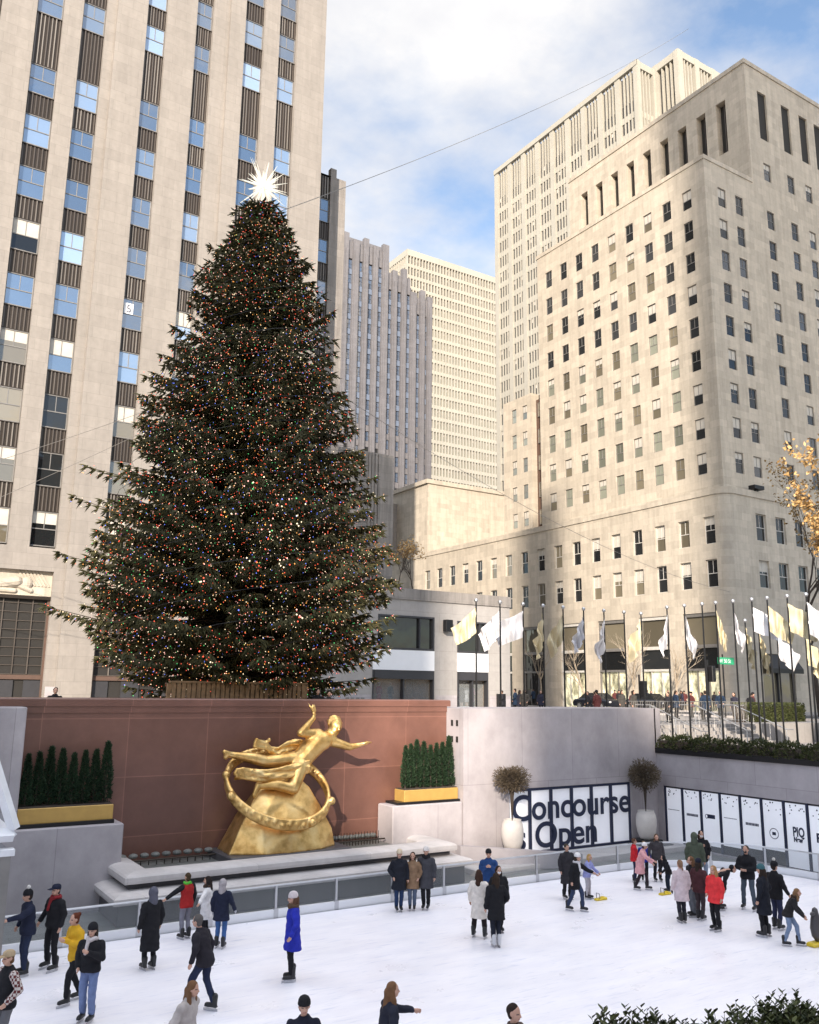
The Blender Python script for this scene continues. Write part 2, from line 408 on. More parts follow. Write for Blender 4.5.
def frame_mb(w, h, style):
    b = MB(); t = .06
    b.box(-w/2, -w/2+t, -.05, .04, -h/2, h/2); b.box(w/2-t, w/2, -.05, .04, -h/2, h/2)
    b.box(-w/2+t, w/2-t, -.05, .04, h/2-t, h/2); b.box(-w/2+t, w/2-t, -.06, .04, -h/2, -h/2+t)
    if style in ('sash', 'sash2'): b.box(-w/2+t, w/2-t, -.03, .04, -.03, .03)
    if style in ('sash', 'top2'): b.box(-.022, .022, -.025, .035, .03, h/2-t)
    if style == 'top2': b.box(-w/2+t, w/2-t, -.035, .04, -.03, .03)
    if style == 'sash2': b.box(-.022, .022, -.025, .035, -h/2+t, -.03); b.box(-.0221, .0221, -.025, .035, .03, h/2-t)
    return b
def pane_mb(w, h, split):
    b = MB()
    if split <= 0: b.box(-w/2+.03, w/2-.03, .0, .02, -h/2+.03, h/2-.03, 0)
    else:
        zm = h/2 - (h*split)
        b.box(-w/2+.03, w/2-.03, .0, .02, -h/2+.03, zm, 0); b.box(-w/2+.03, w/2-.03, .0, .02, zm, h/2-.03, 1)
    return b
_WC = {}
def wmesh(kind, w, h, arg, mats):
    k = (kind, round(w, 3), round(h, 3), arg, tuple(mats))
    if k not in _WC:
        o = (frame_mb(w, h, arg) if kind == 'f' else pane_mb(w, h, arg)).build('window' if kind == 'f' else 'pane', mats)
        _WC[k] = o.data; bpy.data.objects.remove(o)
    return _WC[k]
def put_windows(parent, wins, fmat, style='sash', cap=100):
    """wins: (axis, plane, u, z, w, h, pane material, blind share). The nearest in the picture are parts, the rest one part."""
    wins = sorted(wins, key=lambda q: (not in_frame(P3(q[0], q[1], q[2], q[3])), (Vector(P3(q[0], q[1], q[2], q[3]))-EYE).length))
    L = parent.location
    for q in wins[:cap]:
        ax, pl, u, z, w, h, pm, sp = q; p = Vector(P3(ax, pl, u, z)) - L
        rz = 0 if ax == 'Y' else -PI/2
        f = inst('window', wmesh('f', w, h, style, [fmat]), parent, p, (0, 0, rz))
        inst('pane', wmesh('p', w, h, sp, [pm, 'blind'] if sp > 0 else [pm]), f, (0, 0, 0))
    rest = wins[cap:]
    if rest:
        mats = [fmat, 'blind'] + sorted({q[6] for q in rest}); b = MB()
        for ax, pl, u, z, w, h, pm, sp in rest:
            for src, mm in ((frame_mb(w, h, style), {0: 0}), (pane_mb(w, h, sp), {0: mats.index(pm), 1: 1})):
                vs = [(u+x, pl+y, z+zz) if ax == 'Y' else (pl+y, u-x, z+zz) for x, y, zz in src.v]
                o = len(b.v); b.v += vs; b.f += [tuple(i+o for i in f) for f in src.f]; b.m += [mm[k] for k in src.m]
        tag(b.build('window', mats, parent), kind='stuff')
def shell(mb, x0, x1, y0, y1, z0, z1, mat=0, faces='NWT'):
    """the faces of a block that no facade() covers: N (+X), W (+Y), S (-X), E (-Y), T"""
    if 'N' in faces: mb.quad((x1,y0,z0),(x1,y1,z0),(x1,y1,z1),(x1,y0,z1), mat)
    if 'W' in faces: mb.quad((x1,y1,z0),(x0,y1,z0),(x0,y1,z1),(x1,y1,z1), mat)
    if 'S' in faces: mb.quad((x0,y1,z0),(x0,y0,z0),(x0,y0,z1),(x0,y1,z1), mat)
    if 'E' in faces: mb.quad((x0,y0,z0),(x1,y0,z0),(x1,y0,z1),(x0,y0,z1), mat)
    if 'T' in faces: mb.quad((x0,y0,z1),(x1,y0,z1),(x1,y1,z1),(x0,y1,z1), mat)

GZ = 4.25      # level of the plaza above the ice
TZ = 3.2       # level of the terrace north of the rink
# ------------------------------------------------------------------ ground, ice
b = MB()
xs = [-900, -16, 27.9, 46, 1100]; ys = [-900, 1.6, 8, 26.9, 29.6, 1500]
for i in range(4):
    for j in range(5):
        pit = i == 1 and j in (1, 2); ter = i == 2 and j in (2, 3)
        if pit or ter: continue
        b.quad((xs[i], ys[j], GZ), (xs[i+1], ys[j], GZ), (xs[i+1], ys[j+1], GZ), (xs[i], ys[j+1], GZ))
tag(b.build('ground', 'plaza_paving'), kind='structure')
b = MB(); b.quad((27.9, 8, TZ), (46, 8, TZ), (46, 29.6, TZ), (27.9, 29.6, TZ))
b.quad((46, 8, TZ), (46, 8, GZ), (46, 29.6, GZ), (46, 29.6, TZ)); b.quad((27.9, 8, TZ), (27.9, 8, GZ), (46, 8, GZ), (46, 8, TZ))
b.quad((46, 29.6, TZ), (46, 29.6, GZ), (27.9, 29.6, GZ), (27.9, 29.6, TZ))
tag(b.build('terrace_ground', 'plaza_paving'), kind='structure')
b = MB(); b.quad((-16, 1.6, -.03), (28, 1.6, -.03), (28, 27, -.03), (-16, 27, -.03))
tag(b.build('pit_ground', 'green_slate'), kind='structure')
def rink_outline(x0, x1, y0, y1, r, n=10):
    pts = []
    for cx, cy, a0 in ((x1-r, y1-r, 0), (x0+r, y1-r, 90), (x0+r, y0+r, 180), (x1-r, y0+r, 270)):
        for k in range(n+1):
            a = R(a0+90*k/n); pts.append((cx+r*math.cos(a), cy+r*math.sin(a)))
    return pts
RO = rink_outline(-14, 26.7, 5.2, 21.85, 4.2)
b = MB(); b.add([(x, y, 0) for x, y in RO], [tuple(range(len(RO)))])
tag(b.build('ice', 'ice'), kind='structure')
# the street north of the plaza
b = MB(); b.quad((49, -300, GZ+.004), (59, -300, GZ+.004), (59, 400, GZ+.004), (49, 400, GZ+.004)); tag(b.build('street', 'asphalt'), kind='structure')
b = MB(); b.box(48.7, 49, -300, 400, GZ-.1, GZ+.12); b.box(59, 59.3, -300, 400, GZ-.1, GZ+.12); tag(b.build('kerb', 'coping_stone'), kind='structure')

# ------------------------------------------------------------------ rink barrier
t = thing('rink_barrier', 'low glass barrier with steel posts and a white kick board round the ice', 'barrier', (6.2, 21.85, 0))
rail, kick, gl = MB(), MB(), MB(); RB = rink_outline(-14.1, 26.8, 5.1, 21.95, 4.3); RK = rink_outline(-14.02, 26.72, 5.18, 21.87, 4.22)
cl = RB + [RB[0]]
rail.tube([(x, y, .78) for x, y in cl], .028, 6)
for i in range(len(RB)):
    (x0, y0), (x1, y1) = cl[i], cl[i+1]
    gl.quad((x0, y0, .22), (x1, y1, .22), (x1, y1, .76), (x0, y0, .76))
    dx, dy = x1-x0, y1-y0; L = math.hypot(dx, dy)
    if L < 1e-4: continue
    nx, ny = -dy/L*.05, dx/L*.05
    kick.add([(x0+nx, y0+ny, -.02), (x1+nx, y1+ny, -.02), (x1-nx, y1-ny, -.02), (x0-nx, y0-ny, -.02), (x0+nx, y0+ny, .2), (x1+nx, y1+ny, .2), (x1-nx, y1-ny, .2), (x0-nx, y0-ny, .2)],
             [(0,3,2,1),(4,5,6,7),(0,1,5,4),(1,2,6,5),(2,3,7,6),(3,0,4,7)])
rail.build('top_rail', 'steel', t); kick.build('kick_board', 'white_panel', t); gl.build('glass_panel', 'clear_glass', t)
pb = MB(); pb.box(-.03, .03, -.03, .03, 0, .78); pb.box(-.06, .06, -.06, .06, 0, .22); po = pb.build('post', 'steel'); pm = po.data; bpy.data.objects.remove(po)
# posts at even steps along the outline
acc = 0; step = 1.75
for i in range(len(RB)):
    (x0, y0), (x1, y1) = cl[i], cl[i+1]; L = math.hypot(x1-x0, y1-y0)
    while acc <= L and L > 1e-5:
        f = acc/L; inst('post', pm, t, Vector((x0+(x1-x0)*f, y0+(y1-y0)*f, 0)) - t.location, (0, 0, math.atan2(y1-y0, x1-x0))); acc += step
    acc -= L

# ------------------------------------------------------------------ walls of the sunken rink
def slab_wall(name, label, boxes, mat, org): 
    b = MB()
    for q in boxes: b.bbox(*q, r=.03)
    return tag(b.build(name, mat, org=org), label, 'wall')
slab_wall('stone_pier', 'grey stone wall pier standing left of the red granite wall', [(-16, 4.1, 24.97, 27.4, -.05, 5.2)], 'grey_granite', (-4, 25, 0))
slab_wall('plinth', 'grey stone block under the left golden planter of dark conifers', [(-3, 6.8, 24.9, 25.88, -.05, 2.14)], 'grey_granite', (2, 24.9, 0))
slab_wall('plinth', 'grey stone block under the right golden planter of sunny conifers', [(15.32, 18.08, 24.92, 25.88, -.05, 2.08)], 'grey_granite', (16.7, 24.9, 0))
t = thing('granite_wall', 'red polished granite wall with pale joints behind the golden statue', 'wall', (11, 26.5, 0))
b = MB(); b.box(4.0, 18.09, 25.9, 26.4, -.05, 5.02); b.build('wall_face', 'red_granite', t)
b = MB(); b.bbox(-16, 18.25, 25.84, 27.5, 5.2, 5.42, .03); b.box(4.12, 18.09, 25.87, 26.4, 5.02, 5.2); b.build('coping', 'red_granite', t)
t = thing('retaining_wall', 'pale grey stone wall round the concourse windows, lit at its upper left', 'wall', (23, 24.9, 0))
b = MB()
facade(b, 'Y', 24.9, 18.1, 27.62, -.05, 5.15, [(20.08, 26.08, .15, 2.38)], .12)
b.quad((18.1, 24.9, 5.15), (27.9, 24.9, 5.15), (27.9, 27.5, 5.15), (18.1, 27.5, 5.15)); b.quad((18.1, 27.5, 0), (18.1, 24.9, 0), (18.1, 24.9, 5.15), (18.1, 27.5, 5.15))
b.quad((27.9, 24.9, 3.4), (27.9, 27.5, 3.2), (27.9, 27.5, 5.15), (27.9, 24.9, 5.15)); b.quad((27.55, 24.9, 3.4), (27.9, 24.9, 3.4), (27.9, 24.9, 5.15), (27.55, 24.9, 5.15))
b.quad((27.9, 27.5, 3.2), (18.1, 27.5, 3.2), (18.1, 27.5, 5.15), (27.9, 27.5, 5.15))
b.build('wall_face', 'grey_granite', t)
for z in (4.0, 4.55):
    for y in (25.2, 25.5): b = MB(); b.box(18.085, 18.11, y, y+.12, z, z+.2); b.build('vent_slot', 'interior_dark', t)
t = thing('retaining_wall', 'grey stone wall above the row of white shop posters', 'wall', (27.6, 16, 0))
b = MB(); facade(b, 'X', 27.6, 1.6, 24.9, -.05, 3.42, [(14.6, 24.62, .03, 2.2)], .12)
b.quad((27.6, 3.6, 3.42), (27.9, 3.6, 3.42), (27.9, 24.9, 3.42), (27.6, 24.9, 3.42))
b.quad((27.9, 3.6, 3.42), (27.9, 3.6, 2.5), (27.9, 24.9, 2.5), (27.9, 24.9, 3.42))
b.build('wall_face', 'grey_granite', t)
slab_wall('retaining_wall', 'plain stone wall under the near hedge at the rink side', [(-16, 28, 1.6, 3.4, -.05, 3.25)], 'grey_granite', (6, 3, 0))
slab_wall('retaining_wall', 'plain stone wall closing the south end of the sunken rink', [(-16.6, -16, 1.6, 27.4, -.05, 4.9)], 'grey_granite', (-16.3, 15, 0))

# fountain: two rounded copings round the statue's basin
t = thing('fountain', 'two-tier fountain basin with thick rounded pale stone rims below the statue', 'fountain', (11.4, 23.4, 0))
def rim(path, w, h, z):
    b = MB(); q = []
    for a in range(0, 181, 20): q.append((math.cos(R(a))*w/2, -h*.0 + math.sin(R(a))*h*.5 + h*.5))
    q = [(w/2*.97, .0)] + [(w/2, h*.25)] + [(math.cos(R(a))*w/2*(1-.0), h*.5+math.sin(R(a))*h*.5) for a in range(10, 171, 20)] + [(-w/2, h*.25), (-w/2*.97, 0)]
    pts = [Vector((x, y)) for x, y in path]; rows = []
    for i, p in enumerate(pts):
        d0 = (pts[i]-pts[i-1]).normalized() if i > 0 else (pts[1]-pts[0]).normalized()
        d1 = (pts[i+1]-pts[i]).normalized() if i < len(pts)-1 else d0
        n0 = Vector((-d0.y, d0.x)); n1 = Vector((-d1.y, d1.x)); nn = (n0+n1).normalized(); nn = nn/max(.3, nn.dot(n0))
        rows.append([(p.x+nn.x*o, p.y+nn.y*o, z+hh) for o, hh in q])
    vs = [v for r in rows for v in r]; k = len(q); fs = []
    for i in range(len(rows)-1):
        for j in range(k-1): fs.append((i*k+j, (i+1)*k+j, (i+1)*k+j+1, i*k+j+1))
    fs.append(tuple(range(k))); fs.append(tuple(len(vs)-1-j for j in range(k)))
    b.add(vs, fs); return b
rim([(6.85, 25.8), (6.85, 23.6), (16.25, 23.6), (16.25, 25.85)], .78, .26, .90).build('rim', 'coping_stone', t, smooth=False)
rim([(6.62, 25.6), (6.62, 23.33), (16.5, 23.33), (16.5, 24.86)], .98, .25, .50).build('rim', 'coping_stone', t)
b = MB(); b.box(6.62, 16.5, 23.42, 25.88, .3, .91); b.box(6.3, 16.8, 23.05, 24.9, -.02, .52); b.build('basin', 'dark_granite', t)
b = MB(); b.quad((7, 23.9, .93), (16.1, 23.9, .93), (16.1, 25.88, .93), (7, 25.88, .93)); b.build('basin_floor', 'green_slate', t)
# bronze jet pipes and stone lumps at the foot of the wall
for k in range(17):
    x = 7.0+k*.31 if k < 9 else 13.6+(k-9)*.2; b = MB(); b.ell((x, 25.62, 1.14), (.13, .12, .07)); b.build('jet_cap', 'green_slate', t)
for x0, x1 in ((6.9, 9.9), (13.3, 15.2)):
    b = MB(); b.tube([(x0, 25.2, 1.08), (x1, 25.2, 1.08)], .025, 6); b.build('water_pipe', 'dark_bronze', t)
for k in range(30):
    x = 7+k*.22 if k < 13 else 13.35+(k-13)*.105; b = MB(); b.cap((x, 25.3, .92), (x, 25.3, 1.08 if k < 13 else 1.32), .016, .011, 6); b.build('water_jet', 'dark_bronze', t)
# ledge and ramp wall below the concourse windows
b = MB(); b.bbox(17.6, 27.5, 23.4, 24.88, -.03, .16, .02); tag(b.build('ledge', 'coping_stone', org=(22, 24, 0)), 'low pale stone ledge below the concourse windows', 'ledge')
b = MB(); b.add([(17.7, 24.5, 0), (17.7, 24.8, 0), (21.5, 23.1, 0), (21.5, 22.8, 0), (17.7, 24.5, .75), (17.7, 24.8, .75), (21.5, 23.1, .45), (21.5, 22.8, .45)],
      [(0,1,2,3),(4,7,6,5),(0,4,5,1),(1,5,6,2),(2,6,7,3),(3,7,4,0)])
tag(b.build('ramp_wall', 'grey_granite', org=(19.5, 23.8, 0)), 'short sloping grey wall of the ramp beside the fountain', 'wall')

# concourse windows with the big lettering
t = thing('shop_window', 'wide white window front with huge navy lettering between the two urns', 'shop window', (23.2, 25.0, 0))
b = MB(); b.box(20.08, 26.08, 25.03, 25.06, .15, 2.38); b.build('white_film', 'glow_film', t)
b = MB(); x0, x1 = 20.08, 26.08
for k in range(7):
    x = x0 + (x1-x0)*k/6; w = .05; b.box(max(x0, x-w), min(x1, x+w), 24.94, 25.025, .15, 2.38)
b.box(x0+.05, x1-.05, 24.935, 25.02, 2.28, 2.38); b.box(x0+.05, x1-.05, 24.935, 25.02, .15, .23); b.build('frame', 'navy_ink', t)
def letters(txt, size, loc, rot, parent, mat, width=None, bold=0.0, name='lettering'):
    me = text_mesh(txt, size, .004, 'LEFT', bold); me.materials.append(M[mat])
    o = inst(name, me, parent, Vector(loc)-parent.location, rot)
    xs_ = [v.co.x for v in me.vertices]; w0 = max(xs_)-min(xs_)
    if width: o.scale = (width/w0, 1, 1)
    return o
letters('Concourse', 1.22, (20.18, 24.925, 1.30), (PI/2, 0, 0), t, 'navy_ink', 5.82, .022)
letters('is Open', 1.22, (20.05, 24.925, .34), (PI/2, 0, 0), t, 'navy_ink', 4.15, .022)
# row of posters on the north wall
t = thing('shop_window', 'long dark-framed row of white posters with small logos on the side wall', 'shop window', (27.7, 19.6, 0))
edges = [24.59, 23.75, 22.89, 22.02, 21.15, 20.27, 19.39, 18.51, 17.63, 16.75, 15.87, 15.0, 14.62]
b = MB(); b.box(27.70, 27.72, 14.62, 24.6, .03, 2.2); b.build('backing', 'frame_dark', t)
fr = MB()
for y in edges: fr.box(27.63, 27.695, y-.045, y+.045, .03, 2.2)
fr.build('frame', 'navy_ink', t)
marks = ['line', 'line2', 'logo', 'line', 'line2', 'ring', 'PIQ', 'Ra', 'line', 'line2', 'line']
for k in range(11):
    ya, yb = edges[k]-.06, edges[k+1]+.06; bot = [.08, .08, .25, .35, .42, .5, .06, .06, .06, .06, .06][k]
    b = MB(); b.box(27.66, 27.68, yb, ya, bot, 2.13); po = b.build('poster', 'glow_film', t)
    d = MB(); rr = random.Random(k)
    for q in range(9):
        yy = rr.uniform(yb+.06, ya-.06); zz = 2.08 - abs(rr.gauss(0, .16)); rad = rr.uniform(.018, .03)
        ring = [(27.655, yy+math.cos(a*PI/4)*rad, zz+math.sin(a*PI/4)*rad) for a in range(8)]; d.add(ring, [tuple(range(8))])
    cy = (ya+yb)/2; mk = marks[k]
    if mk == 'line':
        for q in range(14): d.box(27.652, 27.657, yb+.12+q*.04, yb+.145+q*.04, 1.32, 1.345)
    if mk == 'line2':
        for q in range(9): d.box(27.652, 27.657, yb+.1+q*.06, yb+.145+q*.06, 1.20, 1.29)
    if mk == 'logo': d.box(27.652, 27.657, cy-.18, cy+.16, 1.22, 1.36); d.tube([(27.655, cy+.2+math.cos(a*PI/6)*.05, 1.28+math.sin(a*PI/6)*.07) for a in range(13)], .012, 4)
    if mk == 'ring':
        d.tube([(27.655, cy+math.cos(a*PI/8)*.17, 1.05+math.sin(a*PI/8)*.17) for a in range(17)], .012, 4); d.box(27.652, 27.657, cy-.07, cy+.07, 1.0, 1.1)
    d.build('print', 'navy_ink', po)
def pletters(txt, size, y, z, width):
    o = letters(txt, size, (27.65, y, z), (PI/2, 0, -PI/2), t, 'navy_ink', width, .012)
pletters('PIQ', .42, 19.10, 1.08, .42); pletters('New', .22, 19.08, .90, .34); pletters('Ra', .4, 18.25, 1.0, .42)
# ------------------------------------------------------------------ the tall limestone building on the left
t = thing('office_tower', 'tall limestone tower with dark fluted window strips rising behind the decorated tree', 'tower', (12, 55, GZ))
strips = [(-5.5, -4.1), (-2.9, -1.45), (2.0, 3.4), (5.47, 7.13), (8.33, 9.86), (12.53, 13.92), (16.05, 17.31), (19.69, 21.25), (22.46, 23.96)]
rows = [15.1+3.73*k for k in range(9)] + [51.0+3.73*k for k in range(5)]      # window centres; a tall machine floor between
WH = 2.15
def plane_at(x): return 55.55 if x < 10.5 else (55.25 if x < 18.5 else 55.0)
b = MB(); ztop = 96
def front(x0, x1, pl):
    ops = []
    for a, c in strips:
        if x0 < a and c < x1: ops.append((a, c, 13.9, 88))
    port = [(-6, -1.2), (5.55, 9.86), (12.53, 17.31), (19.69, 23.96)]
    for a, c in port:
        if x0 < a and c < x1: ops.append((a, c, GZ, 12.5))
    facade(b, 'Y', pl, x0, x1, GZ, ztop, ops, .55)
front(-30, 10.5, 55.55); front(10.5, 18.5, 55.25); front(18.5, 26.4, 55.0)
b.quad((10.5, 55.55, 13), (10.5, 55.25, 13), (10.5, 55.25, ztop), (10.5, 55.55, ztop)); b.quad((10.5, 55.55, GZ), (10.5, 55.25, GZ), (10.5, 55.25, 13), (10.5, 55.55, 13))
b.quad((18.5, 55.25, GZ), (18.5, 55.0, GZ), (18.5, 55.0, ztop), (18.5, 55.25, ztop))
shell(b, -30, 26.4, 55.0, 120, GZ, ztop, 0, 'NWT'); shell(b, -30, 26.4, 55.55, 120, GZ, ztop, 0, 'S')
# groove lines between the blocks
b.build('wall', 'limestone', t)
# solid dark core behind the strips so that nothing is open
b = MB(); b.box(-29, 26, 56.2, 56.4, GZ, 88); b.build('core', 'interior_dark', t)
wins = []; spans = []; rr = random.Random(5)
def glassy(z, x):  # reflections put into pane colour: sky blue high up, mostly dark low down
    if z < 24: return rr.choice(['glass_dark', 'glass_dark', 'glass_warm', 'glass_blue'])
    if z < 36 and x < 7.2: return rr.choice(['glass_dark', 'glass_warm', 'glass_blue'])
    return rr.choice(['glass_blue', 'glass_blue', 'glass_sky'])
for a, c in strips:
    pl = plane_at(a); w = c-a; skip = rr.choice([None, None, 4]); prev = 13.9
    for z in rows:
        gm = glassy(z, a); sp = rr.choice([0, 0, .5, .35]) if z < 34 and gm not in ('glass_blue', 'glass_sky') else (rr.choice([0, 0, 0, .5]) if z < 34 else 0)
        wins.append(('Y', pl+.38, (a+c)/2, z, w-.04, WH, gm, sp))
        if z-WH/2 - prev > .2: spans.append((a, c, pl, prev, z-WH/2))
        prev = z+WH/2
    spans.append((a, c, pl, prev, 88))
put_windows(t, wins, 'frame_grey', 'top2')
sm = {}
def span_mb(w, h):
    b = MB(); b.box(-w/2, w/2, .04, .12, 0, h, 0)
    n = 7
    for k in range(n):
        x = -w/2 + w*(k+.5)/n; b.box(x-.035, x+.035, -.03 if k % 2 else 0, .04, 0.05, h-.05, 1)
    b.box(-w/2, w/2, -.045, .04, 0, .05, 0); b.box(-w/2, w/2, -.045, .04, h-.05, h, 0); return b
spans.sort(key=lambda s: (not in_frame(((s[0]+s[1])/2, s[2], (s[3]+s[4])/2)), s[3]))
rest = MB()
for i, (a, c, pl, z0, z1) in enumerate(spans):
    k = (round(c-a, 2), round(z1-z0, 2))
    if i < 100:
        if k not in sm: o = span_mb(*k).build('spandrel', ['dark_bronze', 'bronze_rib']); sm[k] = o.data; bpy.data.objects.remove(o)
        inst('spandrel', sm[k], t, Vector(((a+c)/2, pl+.36, z0)) - t.location)
    else:
        s = span_mb(*k); o0 = len(rest.v); rest.v += [(x+(a+c)/2, y+pl+.36, z+z0) for x, y, z in s.v]; rest.f += [tuple(q+o0 for q in f) for f in s.f]; rest.m += s.m
if rest.v: tag(rest.build('spandrel', ['dark_bronze', 'bronze_rib'], t), kind='stuff')
# portals: bronze screens, doors, carved panels
for a, c in ((-6, -1.2), (5.55, 9.86), (12.53, 17.31), (19.69, 23.96)):
    pl = plane_at(a)
    s = MB(); s.box(a, c, pl+.50, pl+.54, GZ, 10.8, 0)
    n = 5
    for k in range(n+1): x = a+.12+(c-a-.24)*k/n; s.box(x-.03, x+.03, pl+.42, pl+.50, 6.4, 10.8, 1)
    for k in range(9): z = 6.4+k*.52; s.box(a+.1, c-.1, pl+.44, pl+.50, z-.02, z+.02, 1)
    s.box(a, a+.12, pl+.36, pl+.5, GZ, 10.8, 2); s.box(c-.12, c, pl+.36, pl+.5, GZ, 10.8, 2); s.box(a+.12, c-.12, pl+.36, pl+.5, 6.1, 6.36, 2)
    s.build('glass_screen', ['interior_dark', 'bronze_rib', 'brown_stone'], t)
    d = MB(); 
    for k in range(3): x = a+.5+(c-a-1)*k/2; d.box(x-.55, x+.55, pl+.40, pl+.46, GZ, 6.05, 0); d.box(x-.4, x+.4, pl+.36, pl+.40, 5.0, 5.07, 1)
    d.build('door', ['frame_dark', 'brown_stone'], t)
    l = MB(); l.box(a, c, pl+.2, pl+.5, 10.8, 11.0); l.build('lintel', 'dark_bronze', t)
    r = MB(); r.box(a, c, pl+.40, pl+.5, 11.0, 12.5); m0 = (a+c)/2
    for k in range(7): r.add([(c-1.4+k*.2, pl+.33, 11.6+.0), (c-1.3+k*.2, pl+.33, 11.6), (c-1.9+k*.2, pl+.33, 12.5), (c-2.0+k*.2, pl+.33, 12.5),
                              (c-1.4+k*.2, pl+.42, 11.6), (c-1.3+k*.2, pl+.42, 11.6), (c-1.9+k*.2, pl+.42, 12.5), (c-2.0+k*.2, pl+.42, 12.5)],
                             [(0,1,2,3),(4,7,6,5),(0,4,5,1),(1,5,6,2),(2,6,7,3),(3,7,4,0)]) if c-1.3+k*.2 < c else None
    r.cap((m0-1.2, pl+.42, 11.5), (m0+.2, pl+.42, 11.8), .28, .34); r.cap((m0+.2, pl+.42, 11.7), (m0+1.0, pl+.42, 11.3), .22, .16); r.ell((m0+.75, pl+.4, 11.75), (.36, .2, .36)); r.cap((m0-.8, pl+.42, 11.3), (m0+.1, pl+.40, 11.25), .2, .16); r.cap((m0-1.9, pl+.42, 11.25), (m0-1.1, pl+.42, 11.6), .14, .2)
    r.build('carved_panel', 'warm_limestone', t)
for x0, x1 in ((9.95, 12.42), (17.4, 19.6), (24.05, 26.38)):
    b = MB(); facade(b, 'Y', plane_at(x0)-.07, x0, x1, GZ, 5.7); b.build('base_course', 'grey_granite', t)
me = text_mesh('5', .75, .003); o = MB(); o.box(14.0-1.35, 14.0-.75, 55.55, 55.56, 30.0, 30.75); pp = o.build('paper_sheet', 'white_panel', t)
me.materials.append(M['navy_ink']); inst('numeral', me, pp, Vector((12.78, 55.54, 30.1)) - t.location, (PI/2, 0, 0))

# the stepped-back wing right of it
t = thing('office_wing', 'grey stepped wing with one dark window strip beside the limestone tower', 'building wing', (30, 60, GZ))
b = MB(); facade(b, 'Y', 60, 26.4, 31.2, GZ, 48.5, [(28.2, 29.75, 10, 48.5)], .3); shell(b, 26.4, 31.2, 60, 100, GZ, 48.5); b.box(29.75, 30.3, 60.02, 60.5, 48.5, 49.3)
facade(b, 'Y', 64, 31.2, 38.9, GZ, 26.2); shell(b, 31.2, 38.9, 64, 100, GZ, 26.2)
for k in range(4): b.box(36.3+k*.33, 36.5+k*.33, 63.9, 64.0, 13.4, 26.1)
b.build('wall', 'grey_limestone', t)
wins = []
for z in rows:
    if z < 46: wins.append(('Y', 60.2, 28.975, z+(.3 if z < 46 else 0), 1.5, WH, 'glass_blue' if z > 20 else 'glass_dark', 0))
put_windows(t, wins, 'frame_grey', 'top2')
for i, z in enumerate(rows):
    if z < 46 and i > 0:
        k = (1.55, 1.58); 
        if k not in sm: o = span_mb(*k).build('spandrel', ['dark_bronze', 'bronze_rib']); sm[k] = o.data; bpy.data.objects.remove(o)
        inst('spandrel', sm[k], t, Vector((28.975, 60.15, rows[i-1]+.3+WH/2)) - t.location)
b = MB(); b.box(28.2, 29.75, 60.2, 60.28, 46.4, 48.5, 0)
for k in range(6): b.box(28.3+k*.24, 28.4+k*.24, 60.12, 60.2, 46.4, 48.4, 1)
b.build('louvre', ['dark_bronze', 'bronze_rib'], t)

# ------------------------------------------------------------------ low shop wing in front
t = thing('shop_building', 'low pale stone shop wing with two dark shop fronts behind the flags', 'shop building', (36, 55.5, GZ))
b = MB(); facade(b, 'Y', 55.5, 26.45, 45, GZ, 12.45, [(32.6, 37.6, 8.7, 11.25), (32.2, 37.6, GZ, 7.2), (39.76, 42.75, 8.65, 11.1), (39.76, 42.75, GZ, 7.2)], .5)
shell(b, 26.45, 45, 55.5, 62, GZ, 12.45, 0, 'NW'); b.build('wall', 'shop_stone', t)
b = MB(); b.box(26.45, 45.1, 55.4, 62, 12.453, 13.3); b.build('parapet', 'grey_limestone', t)
for x0, x1 in ((26.5, 32.1), (37.7, 39.7), (42.85, 44.98)):
    b = MB(); facade(b, 'Y', 55.44, x0, x1, GZ, 5.4); b.build('base_course', 'grey_granite', t)
for x0, x1, z0, z1 in ((32.6, 37.6, 8.7, 11.25), (39.76, 42.75, 8.65, 11.1)):
    f = MB(); w = .14; f.box(x0, x0+w, 55.46, 55.9, z0, z1); f.box(x1-w, x1, 55.46, 55.9, z0, z1); f.box(x0+w, x1-w, 55.46, 55.9, z1-w, z1); f.box(x0+w, x1-w, 55.46, 55.9, z0, z0+w); xm = x0+(x1-x0)*.74; f.box(xm-.05, xm+.05, 55.5, 55.9, z0+w, z1-w)
    fo = f.build('window', 'frame_dark', t); g = MB(); g.box(x0+w, x1-w, 55.72, 55.74, z0+w, z1-w); g.build('pane', 'glass_dark', fo)
for x0, x1 in ((32.2, 37.6), (39.76, 42.75)):
    f = MB(); w = .12; f.box(x0, x0+w, 55.46, 55.9, GZ, 7.2); f.box(x1-w, x1, 55.46, 55.9, GZ, 7.2); f.box(x0+w, x1-w, 55.40, 55.95, 6.55, 7.18); f.box(x0+w, x1-w, 55.46, 55.9, GZ, GZ+.25); xm = (x0+x1)/2; f.box(xm-.05, xm+.05, 55.5, 55.9, GZ+.25, 6.55)
    fo = f.build('shop_front', 'frame_dark', t); g = MB(); g.box(x0+w, x1-w, 55.93, 55.95, GZ+.25, 6.55); g.build('pane', 'clear_glass', fo)
    r = MB(); r.quad((x0, 58.5, GZ), (x1, 58.5, GZ), (x1, 58.5, 7.2), (x0, 58.5, 7.2)); r.quad((x0, 56, GZ), (x0, 58.5, GZ), (x0, 58.5, 7.2), (x0, 56, 7.2)); r.quad((x1, 58.5, GZ), (x1, 56, GZ), (x1, 56, 7.2), (x1, 58.5, 7.2)); r.quad((x0, 56, 7.2), (x0, 58.5, 7.2), (x1, 58.5, 7.2), (x1, 56, 7.2)); r.build('shop_interior', 'wood_slat', t)
    l = MB(); l.box(x0+.4, x1-.4, 57, 57.1, 7.0, 7.1); l.build('shop_lamp', 'shop_lamp', t)
